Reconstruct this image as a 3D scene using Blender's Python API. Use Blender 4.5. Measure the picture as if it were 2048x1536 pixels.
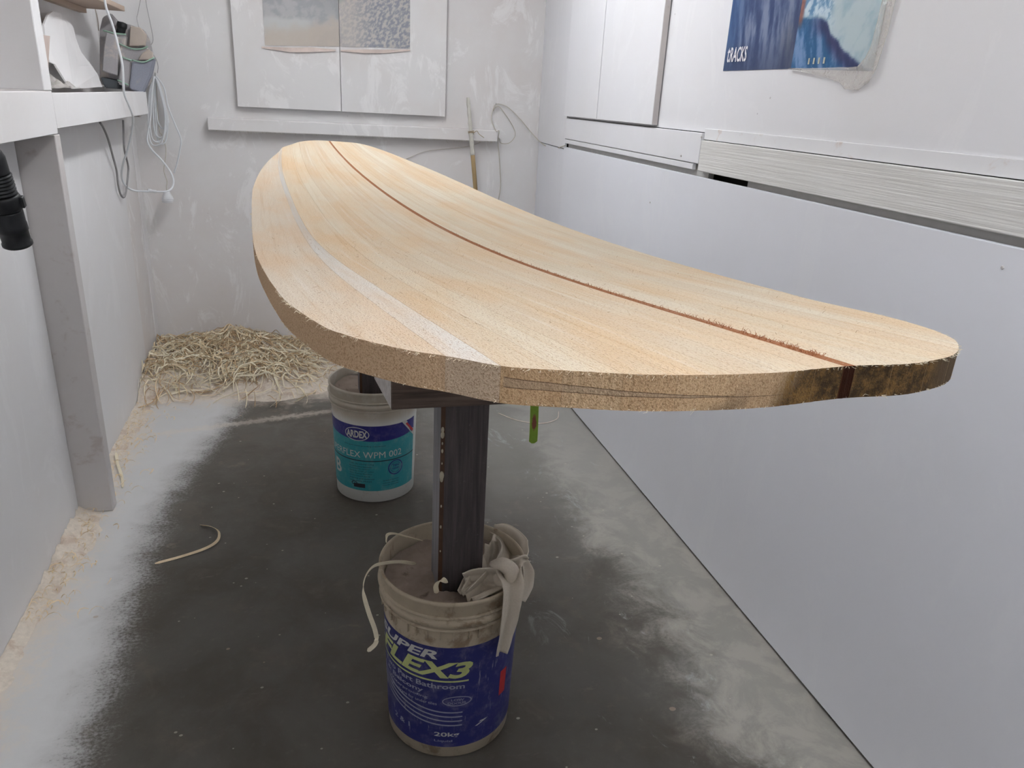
import bpy, bmesh, math, random
from mathutils import Vector, Matrix, noise
random.seed(7)
PI = math.pi
S = bpy.context.scene
for o in list(bpy.data.objects): bpy.data.objects.remove(o)
COL = S.collection

# ------------------------------------------------------------------ camera
cd = bpy.data.cameras.new('camera'); cam = bpy.data.objects.new('camera', cd); COL.objects.link(cam)
cd.sensor_width = 36.0; cd.lens = 26.243; cd.clip_start = 0.02; cd.clip_end = 50
cam.matrix_world = Matrix(((0.96662559, 0.04211085, -0.25270861, 0.0),
                           (-0.25086054, 0.35578779, -0.90026887, 0.0),
                           (0.05199955, 0.93361755, 0.35447753, 1.4),
                           (0, 0, 0, 1)))
S.camera = cam
# ------------------------------------------------------------------ world, lights, exposure
w = bpy.data.worlds.new('world'); S.world = w; w.use_nodes = True
w.node_tree.nodes['Background'].inputs[0].default_value = (0.75, 0.82, 0.92, 1)
w.node_tree.nodes['Background'].inputs[1].default_value = 0.3
TUBE_STRENGTH = 26.0          # fluorescent tubes of the two ceiling fixtures, built at the end of the script
TUBE_COLOUR = (0.955, 0.975, 1.0)
S.view_settings.view_transform = 'Standard'; S.view_settings.look = 'None'
S.view_settings.gamma = 1; S.view_settings.use_curve_mapping = False
S.view_settings.exposure = 0.57

# ------------------------------------------------------------------ helpers
class NT:
    def __init__(self, m):
        m.use_nodes = True; self.t = m.node_tree; self.b = self.t.nodes['Principled BSDF']
    def n(self, typ, **k):
        nd = self.t.nodes.new(typ)
        for a, v in k.items(): setattr(nd, a, v)
        return nd
    def l(self, a, b): self.t.links.new(a, b)
    def set(self, sock, v):
        if hasattr(v, 'is_linked'): self.l(v, sock)
        elif isinstance(v, tuple) and len(v) == 3 and sock.type == 'RGBA': sock.default_value = (*v, 1)
        else: sock.default_value = v
    def mix(self, f, a, b, bt='MIX'):
        nd = self.n('ShaderNodeMix', data_type='RGBA', blend_type=bt)
        self.set(nd.inputs[0], f); self.set(nd.inputs[6], a); self.set(nd.inputs[7], b)
        return nd.outputs[2]
    def math(self, op, a, b=0.0, c=None):
        nd = self.n('ShaderNodeMath', operation=op)
        self.set(nd.inputs[0], a); self.set(nd.inputs[1], b)
        if c is not None: self.set(nd.inputs[2], c)
        return nd.outputs[0]
    def ramp(self, v, lo, hi, a=0.0, b=1.0):
        nd = self.n('ShaderNodeMapRange'); nd.clamp = True; nd.interpolation_type = 'SMOOTHSTEP'
        self.set(nd.inputs[0], v)
        for i, x in enumerate((lo, hi, a, b)): nd.inputs[i + 1].default_value = x
        return nd.outputs[0]
    def noise(self, co, scale, detail=4, rough=0.55, dist=0.0):
        nd = self.n('ShaderNodeTexNoise'); self.l(co, nd.inputs['Vector'])
        nd.inputs['Scale'].default_value = scale; nd.inputs['Detail'].default_value = detail
        nd.inputs['Roughness'].default_value = rough; nd.inputs['Distortion'].default_value = dist
        return nd.outputs[0]
    def mapping(self, co, scale=(1, 1, 1), rot=(0, 0, 0), loc=(0, 0, 0)):
        nd = self.n('ShaderNodeMapping'); self.l(co, nd.inputs[0])
        nd.inputs['Scale'].default_value = scale; nd.inputs['Rotation'].default_value = rot; nd.inputs['Location'].default_value = loc
        return nd.outputs[0]
    def obj(self): return self.n('ShaderNodeTexCoord').outputs['Object']
    def pos(self): return self.n('ShaderNodeNewGeometry').outputs['Position']
    def uv(self): return self.n('ShaderNodeUVMap').outputs[0]
    def sep(self, v):
        nd = self.n('ShaderNodeSeparateXYZ'); self.l(v, nd.inputs[0]); return nd.outputs
    def bump(self, h, strength=0.3, dist=0.002):
        nd = self.n('ShaderNodeBump'); nd.inputs['Strength'].default_value = strength; nd.inputs['Distance'].default_value = dist
        self.l(h, nd.inputs['Height']); self.l(nd.outputs[0], self.b.inputs['Normal'])
    def base(self, c): self.set(self.b.inputs['Base Color'], c)
    def rough(self, r): self.set(self.b.inputs['Roughness'], r)
def srgb(r, g, b):
    f = lambda c: (c / 255) / 12.92 if c / 255 <= 0.04045 else ((c / 255 + 0.055) / 1.055) ** 2.4
    return (f(r), f(g), f(b))
MATS = {}
def mat(name, col, rough=0.7, var=0.06, scale=30.0, bump=0.15, bdist=0.001, stretch=(1, 1, 1), dirt=None, dirtscale=6, dirtlo=0.55, spec=0.3):
    if name in MATS: return MATS[name]
    m = bpy.data.materials.new(name); t = NT(m); MATS[name] = m
    co = t.mapping(t.pos(), stretch)
    nz = t.noise(co, scale, 5, 0.6)
    c = t.mix(nz, tuple(max(0, x * (1 - var * 2)) for x in col), tuple(min(1, x * (1 + var * 2)) for x in col))
    if dirt:
        d = t.ramp(t.noise(t.pos(), dirtscale, 6, 0.65, 0.4), dirtlo, dirtlo + 0.15)
        c = t.mix(d, c, dirt)
    t.base(c); t.rough(rough); t.b.inputs['Specular IOR Level'].default_value = spec
    if bump: t.bump(nz, bump, bdist)
    return m

def link(name, me, m, parent=None):
    o = bpy.data.objects.new(name, me); COL.objects.link(o)
    for mm in (m if isinstance(m, (list, tuple)) else [m]):
        if mm: me.materials.append(mm)
    if parent: o.parent = parent; o.matrix_parent_inverse = parent.matrix_world.inverted()
    return o
def build(name, bm, m, parent=None, smooth=False):
    me = bpy.data.meshes.new(name)
    bm.normal_update(); bm.to_mesh(me); bm.free()
    if smooth: me.polygons.foreach_set('use_smooth', [True] * len(me.polygons))
    return link(name, me, m, parent)
def tag(o, label, cat, group=None, kind=None):
    o['label'] = label
    if cat: o['category'] = cat
    if group: o['group'] = group
    if kind: o['kind'] = kind
    return o
def struct(o, label=None):
    o['kind'] = 'structure'
    if label: o['label'] = label
    return o
def empty(name, loc=(0, 0, 0)):
    o = bpy.data.objects.new(name, None); COL.objects.link(o); o.location = loc; o.empty_display_size = 0.05
    o.matrix_world = Matrix.Translation(loc)
    return o
def hexa(bm, p):
    """eight corners: bottom 4 counter-clockwise, top 4"""
    v = [bm.verts.new(q) for q in p]
    for f in ((3, 2, 1, 0), (4, 5, 6, 7), (0, 1, 5, 4), (1, 2, 6, 5), (2, 3, 7, 6), (3, 0, 4, 7)):
        bm.faces.new([v[i] for i in f])
    return v
def box(bm, x0, x1, y0, y1, z0, z1):
    return hexa(bm, [(x0, y0, z0), (x1, y0, z0), (x1, y1, z0), (x0, y1, z0), (x0, y0, z1), (x1, y0, z1), (x1, y1, z1), (x0, y1, z1)])
def bevel(bm, off=0.0015, seg=1):
    bmesh.ops.bevel(bm, geom=list(bm.edges), offset=off, segments=seg, affect='EDGES', profile=0.6)
def boxobj(name, d, m, parent=None, bv=0.0015):
    bm = bmesh.new(); box(bm, *d)
    if bv: bevel(bm, bv)
    return build(name, bm, m, parent)
def catmull(P, n=8):
    P = [Vector(p) for p in P]; out = []
    for i in range(len(P) - 1):
        a = P[i - 1] if i else P[0] * 2 - P[1]; b = P[i]; c = P[i + 1]; d = P[i + 2] if i + 2 < len(P) else P[-1] * 2 - P[-2]
        for k in range(n):
            t = k / n
            out.append(0.5 * ((2 * b) + (c - a) * t + (2 * a - 5 * b + 4 * c - d) * t * t + (3 * b - a - 3 * c + d) * t ** 3))
    out.append(P[-1]); return out
def tube(bm, P, r, seg=8, caps=True):
    P = [Vector(p) for p in P]; rings = []; up = None
    for i, p in enumerate(P):
        d = (P[min(i + 1, len(P) - 1)] - P[max(i - 1, 0)]).normalized()
        if up is None: up = d.orthogonal().normalized()
        up = (up - d * up.dot(d)).normalized(); s = d.cross(up)
        rr = r[i] if isinstance(r, (list, tuple)) else r
        rings.append([bm.verts.new(p + (up * math.cos(a) + s * math.sin(a)) * rr) for a in [2 * PI * k / seg for k in range(seg)]])
    for a, b in zip(rings, rings[1:]):
        for k in range(seg): bm.faces.new([a[k], a[(k + 1) % seg], b[(k + 1) % seg], b[k]])
    if caps: bm.faces.new(rings[0][::-1]); bm.faces.new(rings[-1])
def cable(name, P, r, m, parent=None, seg=8, n=8):
    bm = bmesh.new(); tube(bm, catmull(P, n), r, seg); return build(name, bm, m, parent, True)
def lathe(bm, prof, c=(0, 0, 0), seg=48, rot=None, cap0=False, cap1=False):
    rings = []
    for r, z in prof:
        ring = []
        for k in range(seg):
            a = 2 * PI * k / seg; v = Vector((r * math.cos(a), r * math.sin(a), z))
            if rot: v = rot @ v
            ring.append(bm.verts.new(v + Vector(c)))
        rings.append(ring)
    for a, b in zip(rings, rings[1:]):
        for k in range(seg): bm.faces.new([a[k], a[(k + 1) % seg], b[(k + 1) % seg], b[k]])
    if cap0: bm.faces.new(rings[0][::-1])
    if cap1: bm.faces.new(rings[-1])
def prism(bm, poly, ext):
    """flat polygon (3D points) thickened by vector ext"""
    ext = Vector(ext); a = [bm.verts.new(p) for p in poly]; b = [bm.verts.new(Vector(p) + ext) for p in poly]
    fs = [bm.faces.new(a), bm.faces.new(b[::-1])]; n = len(poly)
    for i in range(n): bm.faces.new([a[i], b[i], b[(i + 1) % n], a[(i + 1) % n]])
    bmesh.ops.recalc_face_normals(bm, faces=bm.faces)
def ribbon(bm, P, w, th=0.0006, twist=0.0, tw0=0.0, side=None):
    P = [Vector(p) for p in P]; L = []; n = len(P)
    for i, p in enumerate(P):
        d = (P[min(i + 1, n - 1)] - P[max(i - 1, 0)]).normalized()
        s = Vector(side) if side is not None else d.cross(Vector((0, 0, 1)))
        if s.length < 0.05: s = d.orthogonal()
        s = (s - d * s.dot(d)).normalized()
        s = Matrix.Rotation(tw0 + twist * i / n, 3, d) @ s; nn = d.cross(s).normalized()
        ww = w * (0.35 if i in (0, n - 1) else 1) * 0.5
        L.append([bm.verts.new(p + s * ww + nn * th), bm.verts.new(p - s * ww + nn * th), bm.verts.new(p - s * ww - nn * th), bm.verts.new(p + s * ww - nn * th)])
    for a, b in zip(L, L[1:]):
        for k in range(4): bm.faces.new([a[k], a[(k + 1) % 4], b[(k + 1) % 4], b[k]])
    bm.faces.new(L[0][::-1]); bm.faces.new(L[-1])
def text_mesh(body, wid, hgt, bold=0.0, shear=0.0, z=0.0):
    cu = bpy.data.curves.new('lettering', 'FONT'); cu.body = body; cu.size = 1; cu.offset = bold; cu.shear = shear
    cu.resolution_u = 3; cu.fill_mode = 'BOTH'
    o = bpy.data.objects.new('lettering', cu); COL.objects.link(o)
    bpy.context.view_layer.update()
    dg = bpy.context.evaluated_depsgraph_get(); me = bpy.data.meshes.new_from_object(o.evaluated_get(dg))
    bpy.data.objects.remove(o); bpy.data.curves.remove(cu)
    bm = bmesh.new(); bm.from_mesh(me); bpy.data.meshes.remove(me)
    xs = [v.co.x for v in bm.verts]; ys = [v.co.y for v in bm.verts]
    x0, x1, y0, y1 = min(xs), max(xs), min(ys), max(ys)
    for v in bm.verts:
        v.co = Vector(((v.co.x - x0) / (x1 - x0) * wid, (v.co.y - y0) / (y1 - y0) * hgt, z))
    return bm

# ------------------------------------------------------------------ materials
def plaster(name, col, dust=(0.60, 0.53, 0.49), amount=0.35, speck=0.5, patch=0.3, smudge=0.0):
    m = bpy.data.materials.new(name); t = NT(m); p = t.pos()
    big = t.noise(p, 1.6, 5, 0.6, 0.3); c = t.mix(t.math('MULTIPLY', t.ramp(big, 0.35, 0.7), amount), col, dust)
    # pale filler smears
    sm = t.ramp(t.noise(t.mapping(p, (1, 1, 0.45), (0.3, 0.2, 0.0)), 5.5, 7, 0.72, 0.9), 0.54, 0.62)
    c = t.mix(t.math('MULTIPLY', sm, patch), c, tuple(min(0.93, x * 1.12 + 0.02) for x in col))
    if smudge: c = t.mix(t.math('MULTIPLY', t.ramp(t.noise(p, 13, 5, 0.6, 0.3), 0.58, 0.70), smudge), c, (0.36, 0.28, 0.24))
    # small dents and dirt specks
    vo = t.n('ShaderNodeTexVoronoi'); t.l(p, vo.inputs['Vector']); vo.inputs['Scale'].default_value = 14
    rnd = t.sep(vo.outputs['Color'])[0]
    rad = t.ramp(rnd, 0.75, 1.0, 0.0, 0.045)
    sp = t.math('LESS_THAN', vo.outputs['Distance'], rad)
    c = t.mix(t.math('MULTIPLY', sp, speck), c, (0.2, 0.17, 0.16))
    t.base(c); t.rough(0.62); t.b.inputs['Specular IOR Level'].default_value = 0.25
    fine = t.noise(p, 160, 3, 0.6); mid = t.noise(p, 18, 4, 0.6)
    t.bump(t.math('ADD', t.math('MULTIPLY', fine, 0.25), mid), 0.22, 0.0015)
    return m
M_BACK = plaster('plaster_back', (0.80, 0.79, 0.785), (0.74, 0.69, 0.665), 0.7, 0.3, 0.6)
M_LEFT = plaster('plaster_left', (0.80, 0.795, 0.80), (0.75, 0.71, 0.69), 0.35, 0.5, 0.2)
M_RIGHT = plaster('plaster_right', (0.80, 0.80, 0.83), (0.77, 0.76, 0.76), 0.4, 0.35, 0.15)
M_PANEL = plaster('laminate_panel', (0.80, 0.81, 0.86), (0.77, 0.77, 0.80), 0.4, 0.7, 0.1)
M_WOODW = plaster('painted_timber', (0.82, 0.81, 0.81), (0.76, 0.72, 0.70), 0.4, 0.3, 0.2)
M_DUSTY = plaster('dusty_timber', (0.60, 0.575, 0.565), (0.54, 0.48, 0.45), 0.6, 0.5, 0.1, 0.4)
M_CEIL = mat('ceiling_paint', (0.85, 0.85, 0.85), 0.8)
M_DARK = mat('cavity_shade_black', (0.02, 0.018, 0.016), 0.9)
M_GREY = mat('grey_packer', (0.44, 0.435, 0.42), 0.7, dirt=(0.52, 0.50, 0.48), dirtscale=9)
def brushed():
    m = bpy.data.materials.new('brushed_on_paint'); t = NT(m); p = t.pos()
    st = t.noise(t.mapping(p, (1, 0.9, 60), (0.06, 0, 0)), 3.0, 5, 0.6, 0.4)
    c = t.mix(t.ramp(st, 0.35, 0.75), (0.70, 0.69, 0.665), (0.82, 0.815, 0.80))
    t.base(c); t.rough(0.6); t.bump(st, 0.8, 0.003); return m
M_BRUSH = brushed()
def floor_mat():
    m = bpy.data.materials.new('dusty_concrete'); t = NT(m); p = t.pos(); x, y, z = t.sep(p)
    blot = t.noise(p, 2.2, 6, 0.62, 0.3); fine = t.noise(p, 38, 5, 0.7); mid = t.noise(p, 8, 6, 0.68, 0.5)
    grain = t.noise(t.mapping(p, (0.9, 1.1, 1)), 120, 4, 0.72)
    c = t.mix(t.ramp(blot, 0.38, 0.66), (0.083, 0.072, 0.058), (0.118, 0.110, 0.096))
    c = t.mix(t.math('MULTIPLY', t.ramp(mid, 0.5, 0.72), 0.55), c, (0.165, 0.14, 0.115))
    c = t.mix(t.math('MULTIPLY', t.ramp(fine, 0.55, 0.8), 0.3), c, (0.20, 0.18, 0.15))
    pk = t.ramp(t.noise(t.mapping(p, (0.8, 1.6, 1), (0, 0, 0.2), (4, 2, 0)), 7, 7, 0.75, 0.4), 0.60, 0.72)
    c = t.mix(t.math('MULTIPLY', pk, 0.45), c, (0.28, 0.215, 0.175))
    wob = t.math('MULTIPLY', t.math('SUBTRACT', mid, 0.5), 0.34)
    wob2 = t.math('MULTIPLY', t.math('SUBTRACT', fine, 0.5), 0.22)
    gr = t.math('MULTIPLY', t.math('SUBTRACT', grain, 0.5), 1.9)
    # white sanding dust settled towards the left wall, breaking up into grains at its edge
    far = t.math('MULTIPLY', t.ramp(y, 2.4, 3.6), 0.20)
    xe = t.math('SUBTRACT', t.math('ADD', x, t.math('MULTIPLY', wob, 0.45)), far)
    dl = t.ramp(xe, -0.66, -0.42, 1.0, 0.0)
    dl = t.math('MULTIPLY', dl, t.ramp(t.math('ADD', dl, gr), 0.05, 0.75))
    c = t.mix(t.math('MULTIPLY', dl, 0.93), c, (0.64, 0.638, 0.635))
    # worn, dusty band against the right wall and a lighter far end
    xr = t.math('ADD', t.math('ADD', x, t.math('MULTIPLY', t.math('SUBTRACT', blot, 0.5), 0.35)), wob)
    dr = t.ramp(xr, 0.78, 1.04)
    dr = t.math('MULTIPLY', dr, t.ramp(t.math('ADD', dr, gr), 0.0, 0.7, 0.55, 1.0))
    c = t.mix(t.math('MULTIPLY', dr, 0.88), c, t.mix(t.ramp(mid, 0.42, 0.6), (0.34, 0.33, 0.30), (0.42, 0.40, 0.36)))
    fr_ = t.math('MULTIPLY', t.ramp(y, 1.7, 3.0), t.ramp(xr, 0.25, 0.75))
    c = t.mix(t.math('MULTIPLY', fr_, 0.55), c, (0.36, 0.355, 0.33))
    # powdery scuffed patches and small chips
    pz = t.math('MULTIPLY', t.ramp(t.noise(t.mapping(p, (1, 0.6, 1), (0, 0, 0.5)), 7, 7, 0.75, 0.8), 0.58, 0.68), t.ramp(x, 0.40, 0.75))
    c = t.mix(t.math('MULTIPLY', pz, 0.5), c, (0.46, 0.47, 0.47))
    for sc, lo, rad, col in ((26, 0.70, 0.12, (0.52, 0.48, 0.40)), (11, 0.80, 0.09, (0.40, 0.31, 0.24))):
        vo = t.n('ShaderNodeTexVoronoi'); t.l(t.mapping(p, (1, 1.3, 1), (0, 0, sc)), vo.inputs['Vector']); vo.inputs['Scale'].default_value = sc
        sp = t.math('LESS_THAN', t.math('ADD', vo.outputs['Distance'], t.math('MULTIPLY', wob2, 0.4)), t.ramp(t.sep(vo.outputs['Color'])[1], lo, 1.0, -0.03, rad))
        c = t.mix(t.math('MULTIPLY', sp, 0.65), c, col)
    # sawdust hard against the left wall and in the back
    sd = t.ramp(t.math('ADD', t.math('ADD', x, wob2), t.math('MULTIPLY', wob, 0.5)), -0.80, -0.66, 1.0, 0.0)
    sb = t.ramp(t.math('ADD', t.math('ADD', y, wob), t.math('MULTIPLY', wob2, 0.8)), 3.36, 3.60)
    sl = t.math('MULTIPLY', t.ramp(t.math('ABSOLUTE', t.math('ADD', t.math('SUBTRACT', t.math('ADD', y, t.math('MULTIPLY', x, -0.22)), 3.30), t.math('MULTIPLY', wob2, 0.5))), 0.0, 0.04, 1.0, 0.0), t.ramp(x, -0.1, 0.35, 0.8, 0.15))
    sx = t.math('MAXIMUM', t.math('MAXIMUM', sd, t.math('MULTIPLY', sb, t.ramp(x, 0.3, 0.8, 0.85, 0.2))), t.math('MULTIPLY', sl, 0.6))
    c = t.mix(t.math('MULTIPLY', sx, 0.85), c, (0.70, 0.62, 0.53))
    t.base(c); t.rough(t.ramp(mid, 0.3, 0.7, 0.42, 0.7)); t.b.inputs['Specular IOR Level'].default_value = 0.3
    t.bump(t.math('ADD', fine, mid), 0.25, 0.002); return m
M_FLOOR = floor_mat()

def wood_top():
    m = bpy.data.materials.new('rough_sawn_timber_face'); t = NT(m); uv = t.uv()
    oc = t.n('ShaderNodeObjectInfo').outputs['Color']; s, b, _ = t.sep(uv)
    grain = t.noise(t.mapping(uv, (2.2, 90, 1)), 1.0, 5, 0.6, 0.3)
    fib = t.noise(t.mapping(uv, (230, 560, 1)), 1.0, 3, 0.75)
    fluff = t.noise(t.mapping(uv, (330, 420, 1), loc=(7, 3, 0)), 1.0, 2, 0.7)
    pink = t.noise(t.mapping(uv, (3, 9, 1), loc=(3, 1, 0)), 1.0, 4, 0.6)
    c = t.mix(t.math('MULTIPLY', t.ramp(pink, 0.38, 0.66), 0.6), oc, t.mix(1.0, oc, (1.0, 0.82, 0.64), 'MULTIPLY'))
    c = t.mix(t.math('MULTIPLY', t.ramp(grain, 0.5, 0.72), 0.5), c, t.mix(1.0, c, (0.86, 0.74, 0.60), 'MULTIPLY'))
    c = t.mix(t.math('MULTIPLY', t.ramp(grain, 0.28, 0.44, 1.0, 0.0), 0.4), c, (0.78, 0.72, 0.65))
    pit = t.ramp(fib, 0.53, 0.66); near = t.ramp(s, 0.0, 1.7, 1.0, 0.25)
    c = t.mix(t.math('MULTIPLY', t.math('MULTIPLY', pit, near), 0.75), c, (0.36, 0.20, 0.11))
    c = t.mix(t.math('MULTIPLY', t.ramp(fluff, 0.58, 0.72), 0.30), c, (0.80, 0.74, 0.65))
    t.base(c); t.rough(0.85); t.b.inputs['Specular IOR Level'].default_value = 0.15
    t.bump(t.math('ADD', t.math('MULTIPLY', fib, 1.0), t.math('MULTIPLY', fluff, 0.8)), 0.9, 0.0022); return m
def wood_rim():
    m = bpy.data.materials.new('rough_sawn_timber_end_grain'); t = NT(m); uv = t.uv(); p = t.pos()
    b, v, side = t.sep(uv)
    oc = t.n('ShaderNodeObjectInfo').outputs['Color']
    sp = t.noise(p, 640, 3, 0.75); md = t.noise(p, 60, 5, 0.7); bg = t.noise(p, 16, 4, 0.6, 0.4)
    c = t.mix(1.0, oc, (0.90, 0.74, 0.58), 'MULTIPLY')
    c = t.mix(t.math('MULTIPLY', t.ramp(sp, 0.48, 0.62), 0.6), c, (0.26, 0.14, 0.06))
    c = t.mix(t.math('MULTIPLY', t.ramp(sp, 0.3, 0.44, 1, 0), 0.4), c, (0.72, 0.56, 0.38))
    # glue lines of the laminations
    vv = t.math('ADD', v, t.math('MULTIPLY', t.math('SUBTRACT', bg, 0.5), 0.10))
    d1 = t.math('SUBTRACT', t.math('ADD', vv, t.math('MULTIPLY', t.math('ADD', b, 0.28), 2.1)), 0.70)
    d2 = t.math('SUBTRACT', t.math('ADD', vv, t.math('MULTIPLY', t.math('ADD', b, 0.28), 0.55)), 0.44)
    g1 = t.math('MULTIPLY', t.ramp(t.math('ABSOLUTE', d1), 0.0, 0.022, 1, 0), t.math('GREATER_THAN', d2, -0.01))
    g2 = t.ramp(t.math('ABSOLUTE', d2), 0.0, 0.020, 1, 0)
    core = t.math('MULTIPLY', t.math('LESS_THAN', d1, 0.0), t.math('GREATER_THAN', d2, 0.0))
    c = t.mix(t.math('MULTIPLY', t.math('MULTIPLY', core, t.ramp(b, -0.281, -0.279)), 0.45), c, (0.34, 0.27, 0.20))
    inr = t.math('MULTIPLY', t.ramp(b, -0.281, -0.279), t.ramp(b, -0.09, -0.05, 1, 0))
    c = t.mix(t.math('MULTIPLY', t.math('MULTIPLY', t.math('MAXIMUM', g1, g2), inr), 0.85), c, (0.10, 0.055, 0.03))
    # bark-stained, dark waney end
    e = t.math('ADD', b, t.math('MULTIPLY', t.math('SUBTRACT', md, 0.5), 0.05))
    dk = t.math('MULTIPLY', t.ramp(t.math('ADD', e, t.math('MULTIPLY', v, -0.02)), -0.10, -0.065), t.ramp(b, 0.31, 0.34, 1, 0))
    bark = t.mix(t.ramp(t.math('ADD', t.math('MULTIPLY', sp, 0.35), t.math('MULTIPLY', md, 0.65)), 0.40, 0.66), (0.018, 0.009, 0.004), (0.24, 0.135, 0.04))
    taupe = t.mix(sp, (0.06, 0.040, 0.022), (0.115, 0.078, 0.046))
    bark = t.mix(t.ramp(b, 0.09, 0.13), bark, taupe)
    smoke = t.math('MULTIPLY', t.ramp(t.math('ADD', e, t.math('MULTIPLY', v, -0.05)), -0.16, -0.12), t.ramp(e, -0.12, -0.10, 1, 0.3))
    c = t.mix(t.math('MULTIPLY', smoke, 0.6), c, (0.14, 0.10, 0.065))
    c = t.mix(t.math('MULTIPLY', dk, 0.94), c, bark)
    st = t.math('LESS_THAN', t.math('ABSOLUTE', t.math('ADD', b, 0.001)), 0.0065)
    c = t.mix(st, c, t.mix(md, (0.014, 0.004, 0.002), (0.05, 0.014, 0.005)))
    t.base(c); t.rough(0.9); t.b.inputs['Specular IOR Level'].default_value = 0.12
    t.bump(t.math('ADD', sp, md), 0.8, 0.002); return m
M_TOP = wood_top(); M_RIM = wood_rim()
M_SHAVE = mat('wood_shaving', (0.78, 0.63, 0.42), 0.6, 0.12, 40)
M_SHAVE2 = mat('pale_wood_shaving', (0.86, 0.76, 0.58), 0.6, 0.1, 40)
M_DUST = mat('sawdust', (0.70, 0.625, 0.535), 0.95, 0.12, 70, 0.9, 0.004, dirt=(0.58, 0.47, 0.38), dirtscale=14, dirtlo=0.52)
M_FILL = mat('dirty_bucket_fill', (0.36, 0.29, 0.24), 0.95, 0.15, 30, 0.8, 0.004, dirt=(0.16, 0.12, 0.10), dirtscale=22, dirtlo=0.56)
M_PAIL = mat('dusty_white_plastic', (0.51, 0.435, 0.325), 0.55, 0.10, 25, 0.15, dirt=(0.30, 0.225, 0.15), dirtscale=17, dirtlo=0.50)
M_PAILC0 = mat('clean_white_plastic', (0.72, 0.72, 0.68), 0.4, 0.03, 12, 0.03, dirt=(0.55, 0.48, 0.40), dirtscale=10, dirtlo=0.6)
def pail_clean():
    m = bpy.data.materials.new('white_plastic_with_dusty_collar'); t = NT(m); p = t.pos(); x, y, z = t.sep(p)
    d = t.math('MULTIPLY', t.ramp(z, 0.305, 0.350), t.ramp(t.noise(p, 16, 6, 0.65, 0.4), 0.25, 0.55, 0.5, 1.0))
    c = t.mix(d, (0.72, 0.72, 0.68), (0.50, 0.44, 0.35)); c = t.mix(t.math('MULTIPLY', t.ramp(t.noise(p, 24, 6, 0.7), 0.58, 0.7), 0.6), c, (0.42, 0.33, 0.24))
    t.base(c); t.rough(0.45); return m
M_PAILC = pail_clean()
def wood_dark(name, a, b, d):
    m = bpy.data.materials.new(name); t = NT(m); p = t.pos()
    g = t.noise(t.mapping(p, d), 1.0, 6, 0.65, 0.3); sp = t.noise(p, 120, 4, 0.7)
    c = t.mix(t.ramp(g, 0.3, 0.7), a, b); c = t.mix(t.math('MULTIPLY', t.ramp(sp, 0.60, 0.72), 0.35), c, (0.16, 0.15, 0.14))
    t.base(c); t.rough(0.75); t.bump(g, 0.5, 0.0015); return m
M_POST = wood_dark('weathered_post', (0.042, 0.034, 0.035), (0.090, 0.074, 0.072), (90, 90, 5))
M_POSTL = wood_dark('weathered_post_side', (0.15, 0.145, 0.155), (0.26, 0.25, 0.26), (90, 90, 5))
M_BAR = wood_dark('dark_crossbar', (0.055, 0.036, 0.028), (0.15, 0.105, 0.08), (5, 90, 90))
M_BAREND = wood_dark('crossbar_end_grain', (0.42, 0.39, 0.37), (0.60, 0.57, 0.55), (60, 60, 60))
M_RUST = mat('brown_glue_run', (0.075, 0.036, 0.018), 0.5, 0.2, 60, 0.5)
M_DRIP = mat('cream_glue_drip', (0.45, 0.40, 0.30), 0.45)
M_FOAM = mat('grey_foam_pad', (0.12, 0.12, 0.12), 0.9, 0.1, 90, 0.5)
def scratched(name, col, scr, amt=0.5):
    m = bpy.data.materials.new(name); t = NT(m); p = t.pos()
    a = t.noise(t.mapping(p, (1, 1, 0.12), (0.5, 0.6, 0.2)), 120, 5, 0.7); c2 = t.noise(t.mapping(p, (1, 1, 0.16), (-0.7, 0.5, 1.2)), 90, 5, 0.7)
    k = t.math('MAXIMUM', t.ramp(a, 0.60, 0.70), t.ramp(c2, 0.62, 0.72)); d = t.ramp(t.noise(p, 14, 6, 0.65, 0.5), 0.30, 0.60)
    c = t.mix(t.math('MULTIPLY', t.math('MULTIPLY', k, d), amt), col, scr)
    c = t.mix(t.math('MULTIPLY', t.ramp(t.noise(p, 30, 5, 0.7), 0.45, 0.75), 0.30), c, scr)
    t.base(c); t.rough(0.42); return m
M_BLUE = scratched('scratched_blue_label', (0.026, 0.030, 0.165), (0.36, 0.35, 0.40), 0.9)
M_NAVY = scratched('scratched_navy_label', (0.022, 0.022, 0.19), (0.25, 0.22, 0.34), 0.4)
M_TEAL = scratched('scratched_teal_label', (0.035, 0.30, 0.34), (0.30, 0.46, 0.46), 0.4)
M_WHITE = mat('printed_white', (0.62, 0.62, 0.58), 0.5, 0.1, 60, 0)
M_YEL = mat('printed_yellow_green', (0.55, 0.60, 0.25), 0.5, 0.1, 60, 0)
M_RED = mat('printed_red', (0.50, 0.04, 0.04), 0.5, 0.1, 60, 0)
M_BLACK = mat('printed_black', (0.03, 0.03, 0.04), 0.5, 0.1, 60, 0)
M_INKW = mat('faded_white_print', (0.36, 0.37, 0.46), 0.5, 0.1, 60, 0)
M_TAPE = mat('green_masking_tape', (0.22, 0.42, 0.015), 0.6, 0.12, 60, 0.2, dirt=(0.25, 0.10, 0.03), dirtscale=38, dirtlo=0.62)
M_CLOTH = mat('grubby_cotton', (0.66, 0.59, 0.49), 0.9, 0.06, 260, 0.35, 0.0006)
M_CORD = mat('white_cord', (0.78, 0.80, 0.82), 0.45, 0.03, 20, 0)
M_CORDG = mat('dusty_grey_cord', (0.30, 0.29, 0.29), 0.6)
M_CORDB = mat('cream_cord', (0.55, 0.51, 0.44), 0.6)
M_PLUG = mat('white_plug_plastic', (0.78, 0.79, 0.81), 0.3)
M_HOSE = mat('black_rubber', (0.014, 0.015, 0.017), 0.42, 0.3, 30, 0.1, dirt=(0.10, 0.11, 0.10), dirtscale=16, dirtlo=0.62)
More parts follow.
